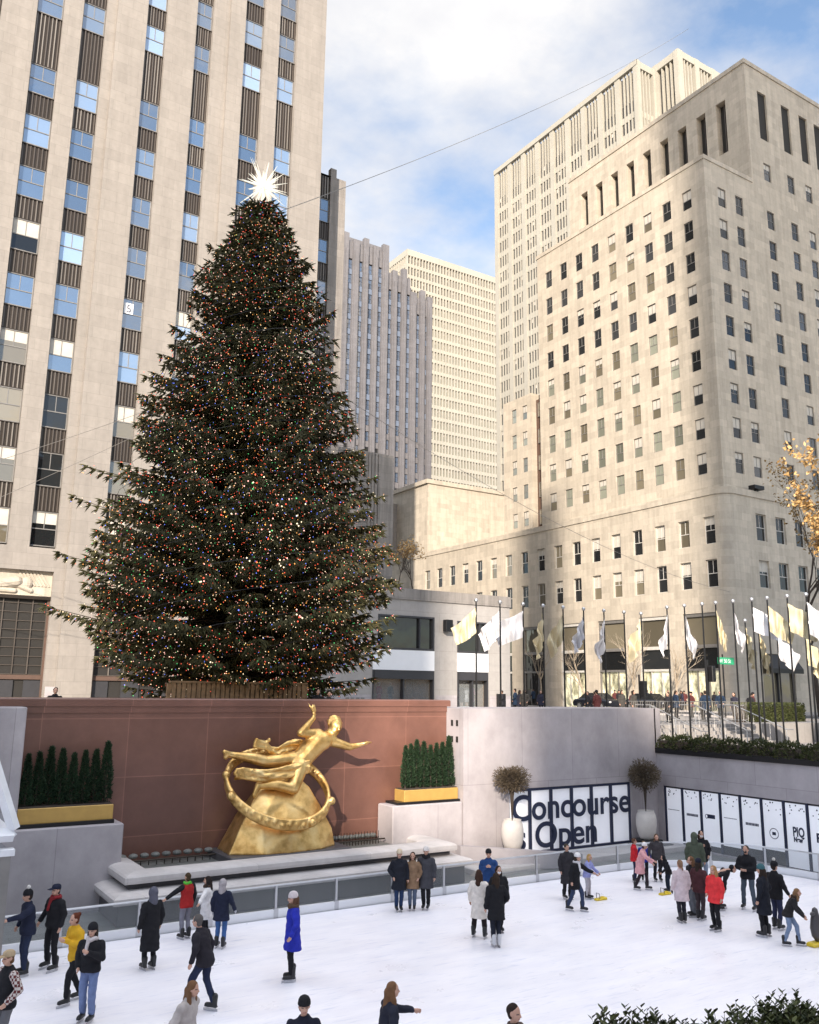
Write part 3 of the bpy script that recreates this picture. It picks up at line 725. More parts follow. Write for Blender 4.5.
b = MB(); b.box(32.2, 37.6, 55.44, 55.5, 7.2, 8.68); b.box(39.76, 42.75, 55.44, 55.5, 7.2, 8.63); b.build('white_panel', 'white_panel', t)
b = MB()
for k in range(4): b.box(30+k*.42, 30.28+k*.42, 55.41, 55.436, 4.5, 5.2)
b.build('vent', 'frame_grey', t)
def small(name, boxes, mat, label, cat, group=None):
    b = MB()
    for q in boxes: b.bbox(*q, r=.02)
    q = boxes[0]; return tag(b.build(name, mat, org=((q[0]+q[1])/2, (q[2]+q[3])/2, q[4])), label, cat, group)
small('loudspeaker', [(38.3, 38.95, 54.9, 55.35, 10.2, 11.1), (38.55, 38.7, 55.35, 55.5, 10.5, 10.8)], 'black_metal', 'black loudspeaker box fixed to the stone between the two shop windows', 'loudspeaker')
small('loudspeaker', [(43.4, 44.1, 54.9, 55.35, 9.9, 10.8), (43.65, 43.8, 55.35, 55.5, 10.2, 10.5)], 'black_metal', 'black loudspeaker box near the corner of the shop wing', 'loudspeaker')
small('wall_cabinet', [(43.5, 44.3, 55.2, 55.42, GZ+.1, GZ+1.3)], 'black_metal', 'dark cabinet on the base of the shop wing corner', 'cabinet')

# ------------------------------------------------------------------ the stone office block on the right
t = thing('office_block', 'big pale stone block with sunlit south face and shaded east face above the flags', 'office block', (75, 62, GZ))
SX, EY = 65.0, 49.35
WY = [51.6+2.565*k for k in range(9)]; WZ = [26.75+3.39*k for k in range(9)]; w, h = 1.12, 2.02
ops = [(y-w/2, y+w/2, z-h/2, z+h/2) for y in WY for z in WZ]
b = MB(); wall2 = 'warm_limestone'
facade(b, 'X', SX, EY, 74.1, 23.5, 57.3, ops, .28)
EX = [67.5, 70.2, 75.3, 79.4, 82.6, 85.4, 89.4, 93, 96.4]
EZ = WZ
ope = [(x-.6, x+.6, z-h/2, z+h/2) for x in EX for z in EZ] + [(x-.6, x+.6, 59.4-h/2, 59.4+h/2) for x in EX[2:]]
slot = [(x-.75, x+.75, 63.2, 68.9) for x in EX[2:]]
facade(b, 'Y', EY, SX, 72.6, 23.5, 57.3, [o for o in ope if o[1] < 72.6], .28)
facade(b, 'Y', EY, 72.6, 99, 23.5, 71.4, [o for o in ope if o[0] > 72.6] + slot, .28)
b.quad((SX, EY, 57.3), (72.6, EY, 57.3), (72.6, 74.1, 57.3), (SX, 74.1, 57.3))
sl = [52.5+2.62*k for k in range(9)]
facade(b, 'X', 72.6, EY, 76.2, 57.3, 71.4, [(y-.6, y+.6, 62.4, 68.6) for y in sl], 1.1)
shell(b, 72.6, 99, EY, 76.2, 23.5, 71.4, 0, 'NWT'); b.quad((SX, 74.1, 57.3), (72.6, 74.1, 57.3), (72.6, 74.1, 23), (SX, 74.1, 23))
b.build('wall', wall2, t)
b = MB(); b.box(64.92, 72.58, EY-.08, EY+.3, 57.303, 57.75); b.box(64.92, 65.3, EY+.3, 74.2, 57.303, 57.75); b.build('parapet', wall2, t)
b = MB(); b.box(72.5, 99.1, EY-.1, EY+.3, 71.403, 71.9); b.box(72.5, 72.9, EY+.3, 76.3, 71.403, 71.9); b.build('parapet', wall2, t)
b = MB(); b.box(73.8, 98.5, EY+1, 76, 58, 70.5); b.box(65.6, 73, EY+.6, 73.9, 24, 57); b.build('core', 'interior_dark', t)
rr = random.Random(11); wins = []
for y in WY:
    for z in WZ:
        lit = y > 53; wins.append(('X', SX+.14, y, z, w-.02, h-.02, rr.choice(['glass_pale', 'glass_warm', 'glass_pale'] if z < 42 else ['glass_dark', 'glass_warm', 'glass_tower']) if lit else 'glass_dark', rr.choice([0, 0, .5, .3, 0]) if lit else rr.choice([0, 0, 0, .5])))  # pale low panes and dark corner panes put reflection and shade into colour
for x in EX:
    for z in EZ + ([59.4] if x > 73 else []):
        wins.append(('Y', EY+.14, x, z, 1.18, h-.02, rr.choice(['glass_dark', 'glass_dark', 'glass_tower']), rr.choice([0, 0, 0, .5, .3])))
put_windows(t, wins, 'frame_grey', 'sash')
# dark recessed openings of the crown storey
for y in sl:
    q = MB(); q.box(73.4, 73.5, y-.6, y+.6, 62.4, 68.6, 0); q.box(73.2, 73.3, y-.04, y+.04, 62.4, 68.6, 1); q.build('louvre', ['interior_dark', 'bronze_rib'], t)
for x in EX[2:]:
    q = MB(); q.box(x-.75, x+.75, EY+.2, EY+.26, 63.2, 68.9, 0); q.box(x-.75, x-.5, EY+.14, EY+.2, 63.2, 68.9, 1); q.build('louvre', ['interior_dark', 'grey_limestone'], t)

# podium of the block
t = thing('podium_building', 'long low stone base with tall shop bays and two window rows under the office block', 'building', (70, 75, GZ))
PX, PE, PT = 64.0, 48.55, 23.9
PW = [50.4+2.86*k for k in range(17)]; bays = [52.05, 57.4, 62.9, 68.5, 74.8, 80.4, 86]
b = MB()
ops = [(y-.62, y+.62, zc-1.25, zc+1.25) for y in PW for zc in (20.2, 16.3)] + [(y-1.85, y+1.85, GZ, 12.85) for y in bays]
rc = 1.1
facade(b, 'X', PX, PE+rc, 108, GZ, PT, [o for o in ops if o[0] > PE+rc], .45)
pe = [(x-.75, x+.75, zc-1.25, zc+1.25) for x in (68.95, 71.85, 74.8, 77.7, 80.6, 83.5, 86.4) for zc in (20.7, 16.4)] + [(67.7, 72.3, GZ, 9.3), (76, 80.5, GZ, 9.3), (83, 87.5, GZ, 9.3)]
facade(b, 'Y', PE, PX+rc, 110, GZ, PT, pe, .45)
n = 8; arc = [(PX+rc-rc*math.cos(PI/2*k/n), PE+rc-rc*math.sin(PI/2*k/n)) for k in range(n+1)]
for k in range(n): b.quad((*arc[k], GZ), (*arc[k+1], GZ), (*arc[k+1], PT), (*arc[k], PT))
b.add([(PX, 108, PT)] + [(x, y, PT) for x, y in arc] + [(110, PE, PT), (110, 108, PT)], [tuple(range(n+4))[::-1]][0:1])
shell(b, PX, 110, PE, 108, GZ, PT, 0, 'NW'); b.build('wall', wall2, t)
b = MB()
for k in range(n): (xa, ya), (xb, yb) = arc[k], arc[k+1]; ca, sa = math.cos(PI/2*k/n), math.sin(PI/2*k/n); cb, sb = math.cos(PI/2*(k+1)/n), math.sin(PI/2*(k+1)/n); b.add([(xa, ya, PT-.6), (xb, yb, PT-.6), (xb, yb, PT+.1), (xa, ya, PT+.1), (xa-.1*ca, ya-.1*sa, PT-.5), (xb-.1*cb, yb-.1*sb, PT-.5), (xb-.1*cb, yb-.1*sb, PT+.1), (xa-.1*ca, ya-.1*sa, PT+.1)], [(4,5,6,7),(0,1,5,4),(3,7,6,2)])
b.box(PX-.1, PX+.02, PE+rc, 108, PT-.5, PT+.1); b.box(PX+rc, 110, PE-.1, PE+.02, PT-.5, PT+.1); b.build('cornice', wall2, t)
wins = []
for y in PW[1:] + PW[:1]:
    for zc in (20.2, 16.3):
        wins.append(('X', PX+.25, y, zc, 1.22, 2.48, rr.choice(['glass_dark', 'glass_warm', 'glass_dark']), rr.choice([.45, .5, 0, .35]) if 52 < y < 66 else rr.choice([0, 0, .3])))
for q in pe[:14]: wins.append(('Y', PE+.25, (q[0]+q[1])/2, (q[2]+q[3])/2, 1.48, 2.48, 'glass_dark', rr.choice([0, 0, 0, .4])))
put_windows(t, wins, 'frame_pale', 'sash')
for i, y in enumerate(bays):
    a, c = y-1.85, y+1.85; f = MB()
    for z0, z1 in ((9.75, 10.05), (7.75, 7.95)): f.box(PX+.05, PX+.3, a, c, z0, z1, 0)
    f.box(PX+.1, PX+.3, a, a+.12, GZ, 12.85, 0); f.box(PX+.1, PX+.3, c-.12, c, GZ, 12.85, 0); f.box(PX+.1, PX+.3, a+.12, c-.12, 12.55, 12.85, 0)
    for k in (1, 2): f.box(PX+.14, PX+.26, a+(c-a)*k/3-.04, a+(c-a)*k/3+.04, GZ, 7.75, 0)
    fo = f.build('shop_front', 'frame_pale' if i % 2 else 'frame_grey', t)
    g = MB(); g.box(PX+.3, PX+.34, a, c, 7.95, 12.85); g.build('pane', 'glass_warm', fo)
    g = MB(); g.box(PX+.3, PX+.34, a+.12, c-.12, GZ, 7.75); g.build('display_pane', 'shop_light' if i < 4 else 'glass_dark', fo)
    g = MB(); g.box(PX+.24, PX+.29, a+.12, c-.12, 7.98, 9.74); g.build('dark_pane', 'glass_dark', fo)
for a, c in ((67.7, 72.3), (76, 80.5), (83, 87.5)):
    f = MB()
    for x in (a, (a+c)/2-.05, c-.1): f.box(x, x+.1, PE+.1, PE+.3, GZ, 8.2)
    f.box(a+.1, c-.1, PE+.1, PE+.3, 8.2, 8.4); fo = f.build('shop_front', 'frame_dark', t); g = MB(); g.box(a, c, PE+.3, PE+.34, GZ, 9.3); g.build('pane', 'glass_warm', fo)
    aw = MB(); aw.add([(a, PE+.04, 9.25), (c, PE+.04, 9.25), (c, PE-.9, 8.0), (a, PE-.9, 8.0), (c, PE-.9, 7.6), (a, PE-.9, 7.6)], [(0,3,2,1),(3,5,4,2)]); aw.build('awning', 'black_metal', t)
small('floodlight', [(67.9, 69.3, 48.2, 48.9, 24.2, 24.55), (68.4, 68.8, 48.5, 48.7, 23.98, 24.2)], 'black_metal', 'dark floodlight on the podium roof edge near its corner', 'floodlight')
small('floodlight', [(74.9, 76.3, 48.2, 48.9, 24.2, 24.5), (75.4, 75.8, 48.5, 48.7, 23.98, 24.2)], 'black_metal', 'dark floodlight on the podium roof edge behind the golden tree', 'floodlight')

# lower wing left of the block, with a dark recessed strip
t = thing('office_wing', 'narrow sunlit stone wing with a dark brown recess beside the office block', 'building wing', (70, 80, GZ))
wy = [79.25, 81.3]; wz = [26.2+3.35*k for k in range(5)]
b = MB(); facade(b, 'X', 67, 78.0, 83.4, 23.5, 41.8, [(y-.45, y+.45, z-.9, z+.9) for y in wy for z in wz], .25); shell(b, 67, 72, 78, 83.4, 23.5, 41.8, 0, 'EWT')
b.build('wall', wall2, t); b = MB(); b.box(67.8, 72.4, 76.2, 77.99, 23.5, 41); b.build('recess', 'brown_stone', t)
b = MB(); b.box(67.5, 71, 78.3, 83.1, 24, 41.5); b.build('core', 'interior_dark', t)
put_windows(t, [('X', 67.12, y, z, .88, 1.78, 'glass_pale', rr.choice([0, .5])) for y in wy for z in wz] + [('X', 67.7, 77.1, z, .9, 1.8, 'glass_warm', 0) for z in wz], 'frame_grey', 'sash')
# blank sunlit block
t = thing('stone_block', 'blank sunlit stone block with no windows between the low roofs', 'building', (72, 105, GZ))
b = MB(); b.box(66.5, 88, 100, 118, GZ, 34.6); b.box(66.2, 88.2, 99.8, 118.2, 34.603, 35.2); b.build('wall', wall2, t)
b = MB(); b.box(64.3, 66.48, 108.2, 118, GZ, 33.0); b.build('side_block', 'grey_limestone', t)

# ------------------------------------------------------------------ far towers
t = thing('skyscraper', 'blue-grey stepped skyscraper with thin piers and a toothed roofline', 'skyscraper', (100, 170, GZ))
b = MB()
for x0, x1, zt in ((76, 99.9, 109.5), (99.9, 108, 104.5), (108, 113.5, 100)): b.box(x0, x1, 170.6, 200, GZ, zt)
b.build('core', 'blue_limestone', t)
strs = [(76.5+2.75*k, zt) for k, zt in [(i, 107) for i in range(9)] + [(9, 102), (10, 102), (11, 102), (12, 97.5), (13, 97.5)]]
b = MB(); xs_ = [s[0] for s in strs]; e = [75.2] + [(xs_[i]+xs_[i+1])/2 for i in range(len(xs_)-1)] + [113.6]
for i, x in enumerate(e):
    zt = 112.2 if x < 99.9 else (107.3 if x < 108 else 103); wd = 1.35 if i % 3 else 1.7
    if i == len(e)-1: x -= .6
    b.box(x-wd/2, x+wd/2, 169.5, 170.6, GZ, zt + (1.2 if i % 2 else 0)); b.box(x-wd/2+.3, x+wd/2-.3, 169.2, 169.5, GZ, zt-3)
for x, zt in strs: b.box(x-.62, x+.62, 170.1, 170.6, zt+.2, zt+4.6)
b.box(76, 99.9, 171.5, 199, 109.5, 113.5); b.build('pier', 'blue_limestone', t)
wins = []; rr = random.Random(4); sp = MB()
for x, zt in strs:
    z = zt-1.2; k = 0
    while z > 30:
        wins.append(('Y', 170.3, x, z, 1.3, 2.3, 'glass_blue' if (z > 60 or rr.random() < .4) else 'glass_dark', 0))
        sp.box(x-.66, x+.66, 170.2, 170.5, z-2.6, z-1.2, 1 if z > 70 else 0); z -= 3.82
put_windows(t, wins, 'frame_dark', 'sash2'); tag(sp.build('spandrel', ['blue_limestone', 'pale_blue'], t), kind='stuff')

t = thing('skyscraper', 'white gridded slab skyscraper lit by the sun behind the blue-grey one', 'skyscraper', (185, 260, GZ))
b = MB(); b.box(163.2, 234, 261, 292, GZ, 168); b.build('core', 'interior_dark', t)
b = MB(); z = 171.7; lv = []
b.box(162.3, 235, 259.6, 293, 169.3, 171.8)
z = 169.3
while z > 30: lv.append(z); z -= 4.55
for z in lv: b.box(162.4, 235, 259.9, 293, z-4.55, z-4.55+1.35)
b.build('floor_band', 'pale_concrete', t)
b = MB(); n = 52
for k in range(n+1): x = 162.6+72.2*k/n; b.box(x-.22, x+.22, 259.65, 260.9, 30, 169.28)
for k in range(24): y = 260.9+31*k/23; b.box(162.35, 163.1, y-.22, y+.22, 30, 169.28)
b.build('fin', 'pale_concrete', t)
wins = []
for z in lv[:26]:
    for k in range(32): wins.append(('Y', 260.6, 162.6+72.2*(k+.5)/n, z-1.6, 1.0, 3.1, 'glass_tower' if z > 152 else ('glass_pale' if k > 8 or z > 135 else 'glass_blue'), .35 if (k*7+int(z)) % 5 == 0 else 0))  # paler lower panes put a bright reflection into the glass colour
put_windows(t, wins, 'frame_grey', 'plain')
b = MB(); b.box(163.0, 235, 260.75, 260.95, 30, 169.2); b.build('backing', 'glass_pale', t)

t = thing('skyscraper', 'tall sunlit pinstriped tower with pale vertical piers behind the office block', 'skyscraper', (120, 115, GZ))
b = MB(); b.box(110.8, 150, 97.8, 139, GZ, 119.5); b.box(115.9, 150, 92.2, 97.8, GZ, 120.5); b.build('core', 'dark_stone', t)
p = MB(); mu = MB(); bands = MB(); wins = []; by = [97.4+4.62*k for k in range(10)]
for k, y in enumerate(by): p.box(110.2, 110.8, y-.62, y+.62, GZ, 121)
for k in range(9):
    for q in (1, 2, 3): y = by[k]+.62+(4.62-1.24)*q/4; mu.box(110.42, 110.78, y-.12, y+.12, GZ, 120.6)
p.box(110.0, 110.8, 96.9, 139.6, 119.9, 121); 
for x in (110.6, 115.0): p.box(x-.5, x+.5, 96.9, 97.8, GZ, 121)
p.box(110.8, 115.4, 97.0, 97.8, 119.6, 121)
for q in (1, 2, 3): x = 111.1+3.4*q/4; mu.box(x-.12, x+.12, 97.15, 97.78, GZ, 119.58)
for y in (97.0, 92.0): p.box(115.0, 115.9, y-.5, y+.5, GZ, 121.8)
p.box(115.1, 115.9, 92.5, 96.5, 120.4, 121.8)
for q in (1, 2, 3): y = 92.5+4.0*q/4; mu.box(115.3, 115.88, y-.12, y+.12, GZ, 120.38)
for x in (115.72, 120.3, 125, 129.7, 134.4, 139, 144, 149): p.box(x-.6, x+.6, 91.4, 92.2, GZ, 121.8)
p.box(116, 150, 91.5, 92.2, 120.4, 121.8)
for k in range(7):
    for q in (1, 2, 3): x = 116.2+4.68*k+3.5*q/4; mu.box(x-.12, x+.12, 91.65, 92.18, GZ, 120.38)
p.build('pier', 'pale_concrete', t); mu.build('mullion', 'pale_concrete', t)
z = 113.5
while z > 40:
    bands.box(110.5, 110.8, 97.8, 139, z-3.6, z-2.35); bands.box(115.55, 115.88, 92.2, 97.8, z-3.6, z-2.35); bands.box(115.9, 150, 91.85, 92.18, z-3.6, z-2.35); bands.box(111, 115.1, 97.45, 97.78, z-3.6, z-2.35)
    for k in range(9):
        for q in range(4): wins.append(('X', 110.66, by[k]+.62+3.38*(q+.5)/4, z-1.15, .6, 2.5, 'glass_dark' if (k+q) % 4 else 'glass_tower', .4 if (k*5+q*3+int(z)) % 9 == 0 else 0))
    z -= 3.6
bands.build('floor_band', 'pale_concrete', t); put_windows(t, wins, 'frame_grey', 'plain')

# ------------------------------------------------------------------ the blocks south and east of the rink (outside the picture; the far towers are added to shape its shade)
def block(name, label, x0, x1, y0, y1, h, mat='grey_limestone', base=GZ):
    t = thing(name, label, 'building', ((x0+x1)/2, (y0+y1)/2, base)); b = MB(); b.box(x0, x1, y0, y1, base, h); b.build('wall', mat, t)
    g = MB(); n = max(2, int((x1-x0)/3.2))
    for k in range(n):
        x = x0+(x1-x0)*(k+.5)/n; g.box(x-.6, x+.6, y1, y1+.06, base+5, h-4)
    tag(g.build('window', 'glass_tower', t), kind='stuff'); return t
block('garden_building', 'low limestone building left behind the viewer', -60, -21, -40, -14, 23)
block('garden_building', 'low limestone building right behind the viewer', 9, 44, -40, -14, 27)
SD = Vector((-.64, -.77)).normalized(); PD = Vector((-SD.y, SD.x))
def sun_blocker(label, w0, w1, h, S=250, deep=25):
    """a tower far to the south-east behind the viewer, turned to face the rink; w runs northwards across its front"""
    c = SD*(S+deep/2) + PD*((w0+w1)/2); t = thing('office_tower', label, 'tower', (c.x, c.y, GZ), math.atan2(PD.y, PD.x)); L = (w1-w0)/2  # tower only in form, added to block the sun
    b = MB(); b.box(-L, L, -deep/2, deep/2, 0, h-GZ); b.build('wall', 'grey_limestone', t, org=(0, 0, 0))
    g = MB(); n = max(2, int(2*L/3.2))
    for k in range(n):
        x = -L+2*L*(k+.5)/n
        for s in (-1, 1): g.box(x-.6, x+.6, s*deep/2-.06, s*deep/2+.06, 5, h-12)
    tag(g.build('window', 'glass_tower', t, org=(0, 0, 0)), kind='stuff')
sun_blocker('added grey sun blocker at the south end of the group behind the viewer', -14.9, -6, 158)
sun_blocker('added grey sun blocker with a low roof in the group behind the viewer', -6, -.2, 113.6)
sun_blocker('narrow added sun blocker standing between two lower ones behind the viewer', -.2, 4.5, 168)
sun_blocker('added grey slab sun blocker in the middle of the group behind the viewer', 4.5, 16.6, 120.5)
sun_blocker('broad added sun blocker standing tallest of the group behind the viewer', 16.6, 52, 215)
# ------------------------------------------------------------------ the big decorated spruce
TX, TY, TB, TT = 13.0, 33.0, 5.2, 26.7
PROF = [(0, .34), (.035, .62), (.10, .93), (.22, 1.0), (.35, .92), (.5, .77), (.65, .60), (.8, .40), (.9, .25), (.96, .13), (1.0, .04)]
def prof(f): return float(np.interp(f, [p[0] for p in PROF], [p[1] for p in PROF]))
t = thing('decorated_spruce', 'towering dark spruce tree wrapped in tiny coloured lights behind the red wall', 'Christmas tree', (TX, TY, GZ))
tr = MB(); tr.tube([(TX, TY, GZ), (TX, TY, 12), (TX, TY, 20), (TX, TY, 26.6)], [.42, .33, .18, .03], 10); tr.build('trunk', 'bark', t)
sprV, sprF = [], []; lp = []; limb = MB()
def spray(base, d, up, L, W):
    """a needle spray: two crossed tapering blades with a ragged tip"""
    s1 = np.cross(d, up); n = np.linalg.norm(s1); s1 = s1/n if n > 1e-6 else np.array((1., 0, 0)); s2 = np.cross(s1, d)
    for s, ww in ((s1, W), (s2, W*.7)):
        k = len(sprV); m = base + d*L*.45; e = base + d*L
        sprV.extend([base - s*ww*.25, base + s*ww*.25, m + s*ww*.55, e + s*ww*.1, m - s*ww*.5 - d*L*.1]); sprF.extend([(k, k+1, k+2), (k, k+2, k+4), (k+4, k+2, k+3)])
H = TT-TB; rs = np.random.default_rng(3); z = TB; wh = 0
branches = []
while z < TT-.3:
    f = (z-TB)/H; rad = 5.95*prof(f); nb = int(8 + 17*prof(f)); off = rs.uniform(0, 6.28)
    for k in range(nb):
        branches.append((z+rs.uniform(-.45, .45), off+2*PI*k/nb+rs.uniform(-.16, .16), rad*rs.uniform(.70, 1.08)))
    z += .36 - .10*f
# a few long stray limbs low on the left and right as on the real crown
for zz, ang, L in ((8.6, PI+.15, 7.5), (10.6, PI-.2, 6.9), (7.4, PI+.5, 6.5), (14.2, PI, 6.3), (12.3, PI-.1, 6.6), (10.6, -.15, 6.2), (12.6, .1, 6.1), (14.6, -.1, 5.7), (16.5, 0, 5.2)): branches.append((zz, ang, L))
up = np.array((0, 0, 1.))
for bz, ang, L in branches:
    ca, sa = math.cos(ang), math.sin(ang); hd = np.array((ca, sa, 0)); f = (bz-TB)/H
    droop = (.16 if f < .7 else -.15 + .0) + rs.uniform(-.08, .08); tip = .20*(1 if f < .8 else .6)
    n = max(4, int(L/.30)); side = np.array((-sa, ca, 0)); sway = rs.uniform(-.12, .12)
    pts = []
    for i in range(n+1):
        q = i/n; r = L*q
        pts.append(np.array((TX, TY, bz)) + hd*r + up*(-droop*L*q*1.25 + tip*L*q**3*.9) + side*sway*L*q*q)
    if L > 1: kk = [0, n//4, n//2, (3*n)//4, max(1, n-1)]; kk = sorted(set(kk)); limb.tube([tuple(pts[i]) for i in kk], [.05*(1-.2*j) for j in range(len(kk))], 5, cap=False)
    for i in range(1, n+1):
        q = i/n
        if q < .30 and f < .9: continue
        d = pts[i]-pts[i-1]; d /= np.linalg.norm(d)
        half = min(.85, (.30+.9*(1-q)*.6) * (.5+.5*prof(f)))
        for s in (-1, 1):
            for w in range(6):
                o = side*s*half*(w+.5)/6*rs.uniform(.7, 1.15); dn = rs.uniform(.35, 1.3)
                dd = d*.65 + side*s*.45 - up*dn; dd /= np.linalg.norm(dd)
                spray(pts[i]+o-up*rs.uniform(0, .08), dd, up, rs.uniform(.18, .36), rs.uniform(.05, .10))
        spray(pts[i], d - up*.2, up, .32, .10)
        if i == n:
            for w in range(10):
                dd = d*rs.uniform(.2, 1) + side*rs.uniform(-.7, .7) - up*rs.uniform(0, 1); dd /= np.linalg.norm(dd); spray(pts[i]-d*rs.uniform(0, .35)+side*rs.uniform(-.15, .15), dd, up, rs.uniform(.14, .26), rs.uniform(.05, .08))
        if q > .45:
            for w in range(4 if q > .7 else 3):
                s = rs.uniform(-1, 1); lp.append(pts[i] + side*s*half*1.05 - up*rs.uniform(-.06, .28) + d*rs.uniform(0, .15) )
cr = mesh_np('crown', sprV, sprF, ['spruce_needles'])
co = inst('crown', cr, t, -Vector(t.location)); limb.build('limb', 'bark', t)
# strings of lights: the nearest hundred bulbs are parts, the rest one part
t2 = thing('light_strings', 'thousands of tiny coloured bulbs strung through the dark spruce', 'string lights', (TX, TY, TB))
bn = ['bulb_warm', 'bulb_red', 'bulb_blue', 'bulb_green', 'bulb_orange', 'bulb_pink']; bw = [.25, .27, .08, .07, .13, .20]
lp = np.array(lp); oc = np.array([(1,0,0),(0,1,0),(-1,0,0),(0,-1,0),(0,0,1),(0,0,-1)], float); of = np.array([(0,1,4),(1,2,4),(2,3,4),(3,0,4),(1,0,5),(2,1,5),(3,2,5),(0,3,5)])
order = np.argsort(np.hypot(lp[:, 0], lp[:, 1])); lp = lp[order]
print('lights', len(lp))
cid = rs.choice(6, len(lp), p=bw); rad = rs.uniform(.011, .021, len(lp))
bm_ = {}
for i in range(min(100, len(lp))):
    c = int(cid[i])
    if c not in bm_: bm_[c] = mesh_np('bulb', oc*.032, of, [bn[c]])
    inst('bulb', bm_[c], t2, Vector(lp[i]) - t2.location)
P_ = lp[100:]; V = (P_[:, None, :] + oc[None]*rad[100:, None, None]).reshape(-1, 3) - np.array(t2.location); F = (of[None] + 6*np.arange(len(P_))[:, None, None]).reshape(-1, 3)
tag(inst('bulb', mesh_np('bulb', V, F, bn, np.repeat(cid[100:], 8)), t2, (0, 0, 0)), kind='stuff')
w = MB()
for s in range(6):
    w.tube([(TX+math.cos(s*1.05+k*.35)*5.6*prof((k+.3)/60), TY+math.sin(s*1.05+k*.35)*5.6*prof((k+.3)/60), TB+.6+k*.345) for k in range(60)], .008, 4, cap=False)
w.build('wire', 'frame_dark', t2)
# star
SZ = 27.55; t = thing('tree_star', 'spiky glowing white star on the tip of the spruce', 'star', (TX+.05, TY, SZ-.9))
b = MB(); b.ell((TX+.05, TY, SZ), (.26, .26, .26)); b.cap((TX+.05, TY, SZ-1.0), (TX+.05, TY, SZ-.2), .05, .05, 6); b.build('core', 'star_crystal', t)
for i in range(72):
    zz = 1-2*(i+.5)/72; a = i*2.39996; rr_ = math.sqrt(1-zz*zz); d = Vector((rr_*math.cos(a), rr_*math.sin(a), zz)); L = (1.32, .85, 1.1, .7)[i % 4]
    c0 = Vector((TX+.05, TY, SZ)); s = MB(); s.tube([c0+d*.2, c0+d*.4, c0+d*L], [.025, .04, .004], 4); s.build('spike', 'star_crystal', t)
# slatted fence round the foot of the tree
t = thing('tree_fence', 'low slatted timber surround at the foot of the big spruce', 'fence', (12.6, 29.5, GZ))
for x0, x1 in ((9.3, 11.9), (11.95, 14.3)):
    b = MB(); n = int((x1-x0)/.17)
    for k in range(n): x = x0+(x1-x0)*(k+.5)/n; b.box(x-.065, x+.065, 29.5, 29.56, GZ+.1, 5.9)
    b.box(x0, x1, 29.56, 29.62, 5.7, 5.84); b.box(x0, x1, 29.56, 29.62, GZ+.3, GZ+.42); b.box(x0-.05, x1+.05, 29.46, 29.7, 5.905, 5.97); b.build('panel', 'wood_slat', t)
b = MB()
for x in (9.25, 11.93, 14.35): b.box(x-.06, x+.06, 29.58, 29.72, GZ, 5.88)
b.build('post', 'wood_slat', t)

# ------------------------------------------------------------------ the gilded statue on its rock
t = thing('gilded_statue', 'golden statue of a reclining flying figure over a ring on a faceted golden rock', 'statue', (11.4, 25, .8))
def S(px, py, dy=0.0):
    """statue design grid (cm-like units of its front view) to metres"""
    return Vector((9.62+(px-95)*.00735, 25+dy, 1.12+(690-py)*.00655))
def sc(px): return px*.0065
b = MB()
b.cap(S(430, 300), S(500, 225), sc(50), sc(54), 14); b.cap(S(480, 225, -.03), S(555, 212), sc(38), sc(34), 12); b.cap(S(455, 262, -.05), S(520, 222, -.06), sc(42), sc(46), 12)
b.cap(S(415, 312), S(440, 300), sc(46), sc(46), 12)
b.cap(S(420, 305, .05), S(270, 312, .05), sc(42), sc(28), 12); b.cap(S(270, 312, .05), S(215, 295, .05), sc(28), sc(27), 12); b.cap(S(215, 295, .05), S(115, 275, .05), sc(27), sc(14), 12); b.cap(S(115, 275, .05), S(88, 262, .0), sc(15), sc(11), 10); b.cap(S(96, 285, .05), S(110, 272, .05), sc(13), sc(13), 8)
b.cap(S(410, 335, -.15), S(372, 430, -.35), sc(42), sc(28), 12); b.cap(S(372, 430, -.35), S(300, 408, -.3), sc(27), sc(25), 12); b.cap(S(300, 408, -.3), S(225, 412, -.22), sc(25), sc(14), 12); b.cap(S(225, 405, -.22), S(205, 452, -.28), sc(14), sc(11), 10)
b.cap(S(500, 192), S(412, 186, -.1), sc(27), sc(19), 12); b.cap(S(412, 186, -.1), S(468, 118, -.12), sc(19), sc(12), 12)
b.cap(S(565, 228, -.05), S(640, 254, -.2), sc(26), sc(18), 12); b.cap(S(640, 254, -.2), S(695, 240, -.32), sc(17), sc(10), 12)
b.cap(S(545, 200), S(570, 175), sc(24), sc(22), 10); b.ell(S(580, 155, -.02), (sc(33), sc(36), sc(37))); b.ell(S(572, 180, -.10), (sc(24), sc(22), sc(22))); b.cap(S(580, 160, -.26), S(576, 172, -.30), .05, .06, 8)
def hand(b, c, d, n_, s, L=.30):
    d = d.normalized(); w = d.cross(n_).normalized(); b.cap(c, c+d*L*.42, L*.20, L*.22, 8)
    for k in range(4): o = w*(k-1.5)*L*.13; q = c+d*L*.5+o; e = q+d*L*(.30, .36, .34, .26)[k]+n_*L*.05; b.cap(q, e, L*.062, L*.055, 6); b.cap(e, e+d*L*.2+n_*L*.14, L*.055, L*.045, 6)
    q = c+w*s*L*.2+d*L*.1; b.cap(q, q+w*s*L*.22+d*L*.3, L*.075, L*.055, 6)
hand(b, S(468, 112, -.12), Vector((0, -.1, 1)), Vector((.3, -1, 0)), 1, .26); hand(b, S(695, 240, -.32), Vector((1, -.3, .32)), Vector((0, -.4, -1)), -1, .30)
body = b.build('body', 'gilding', t); soft(body, .035, 4)
b = MB(); b.ell(S(582, 145, .06), (sc(36), sc(36), sc(36)));
for k in range(40):
    a, q = random.uniform(0, 6.28), random.uniform(-.1, 1.4); p = S(582, 145, .06)+Vector((math.cos(a)*math.cos(q)*sc(36), max(-.05, math.sin(a)*math.cos(q))*sc(36), math.sin(q)*sc(36))); b.ell(p, (.05, .05, .05), 6, 4)
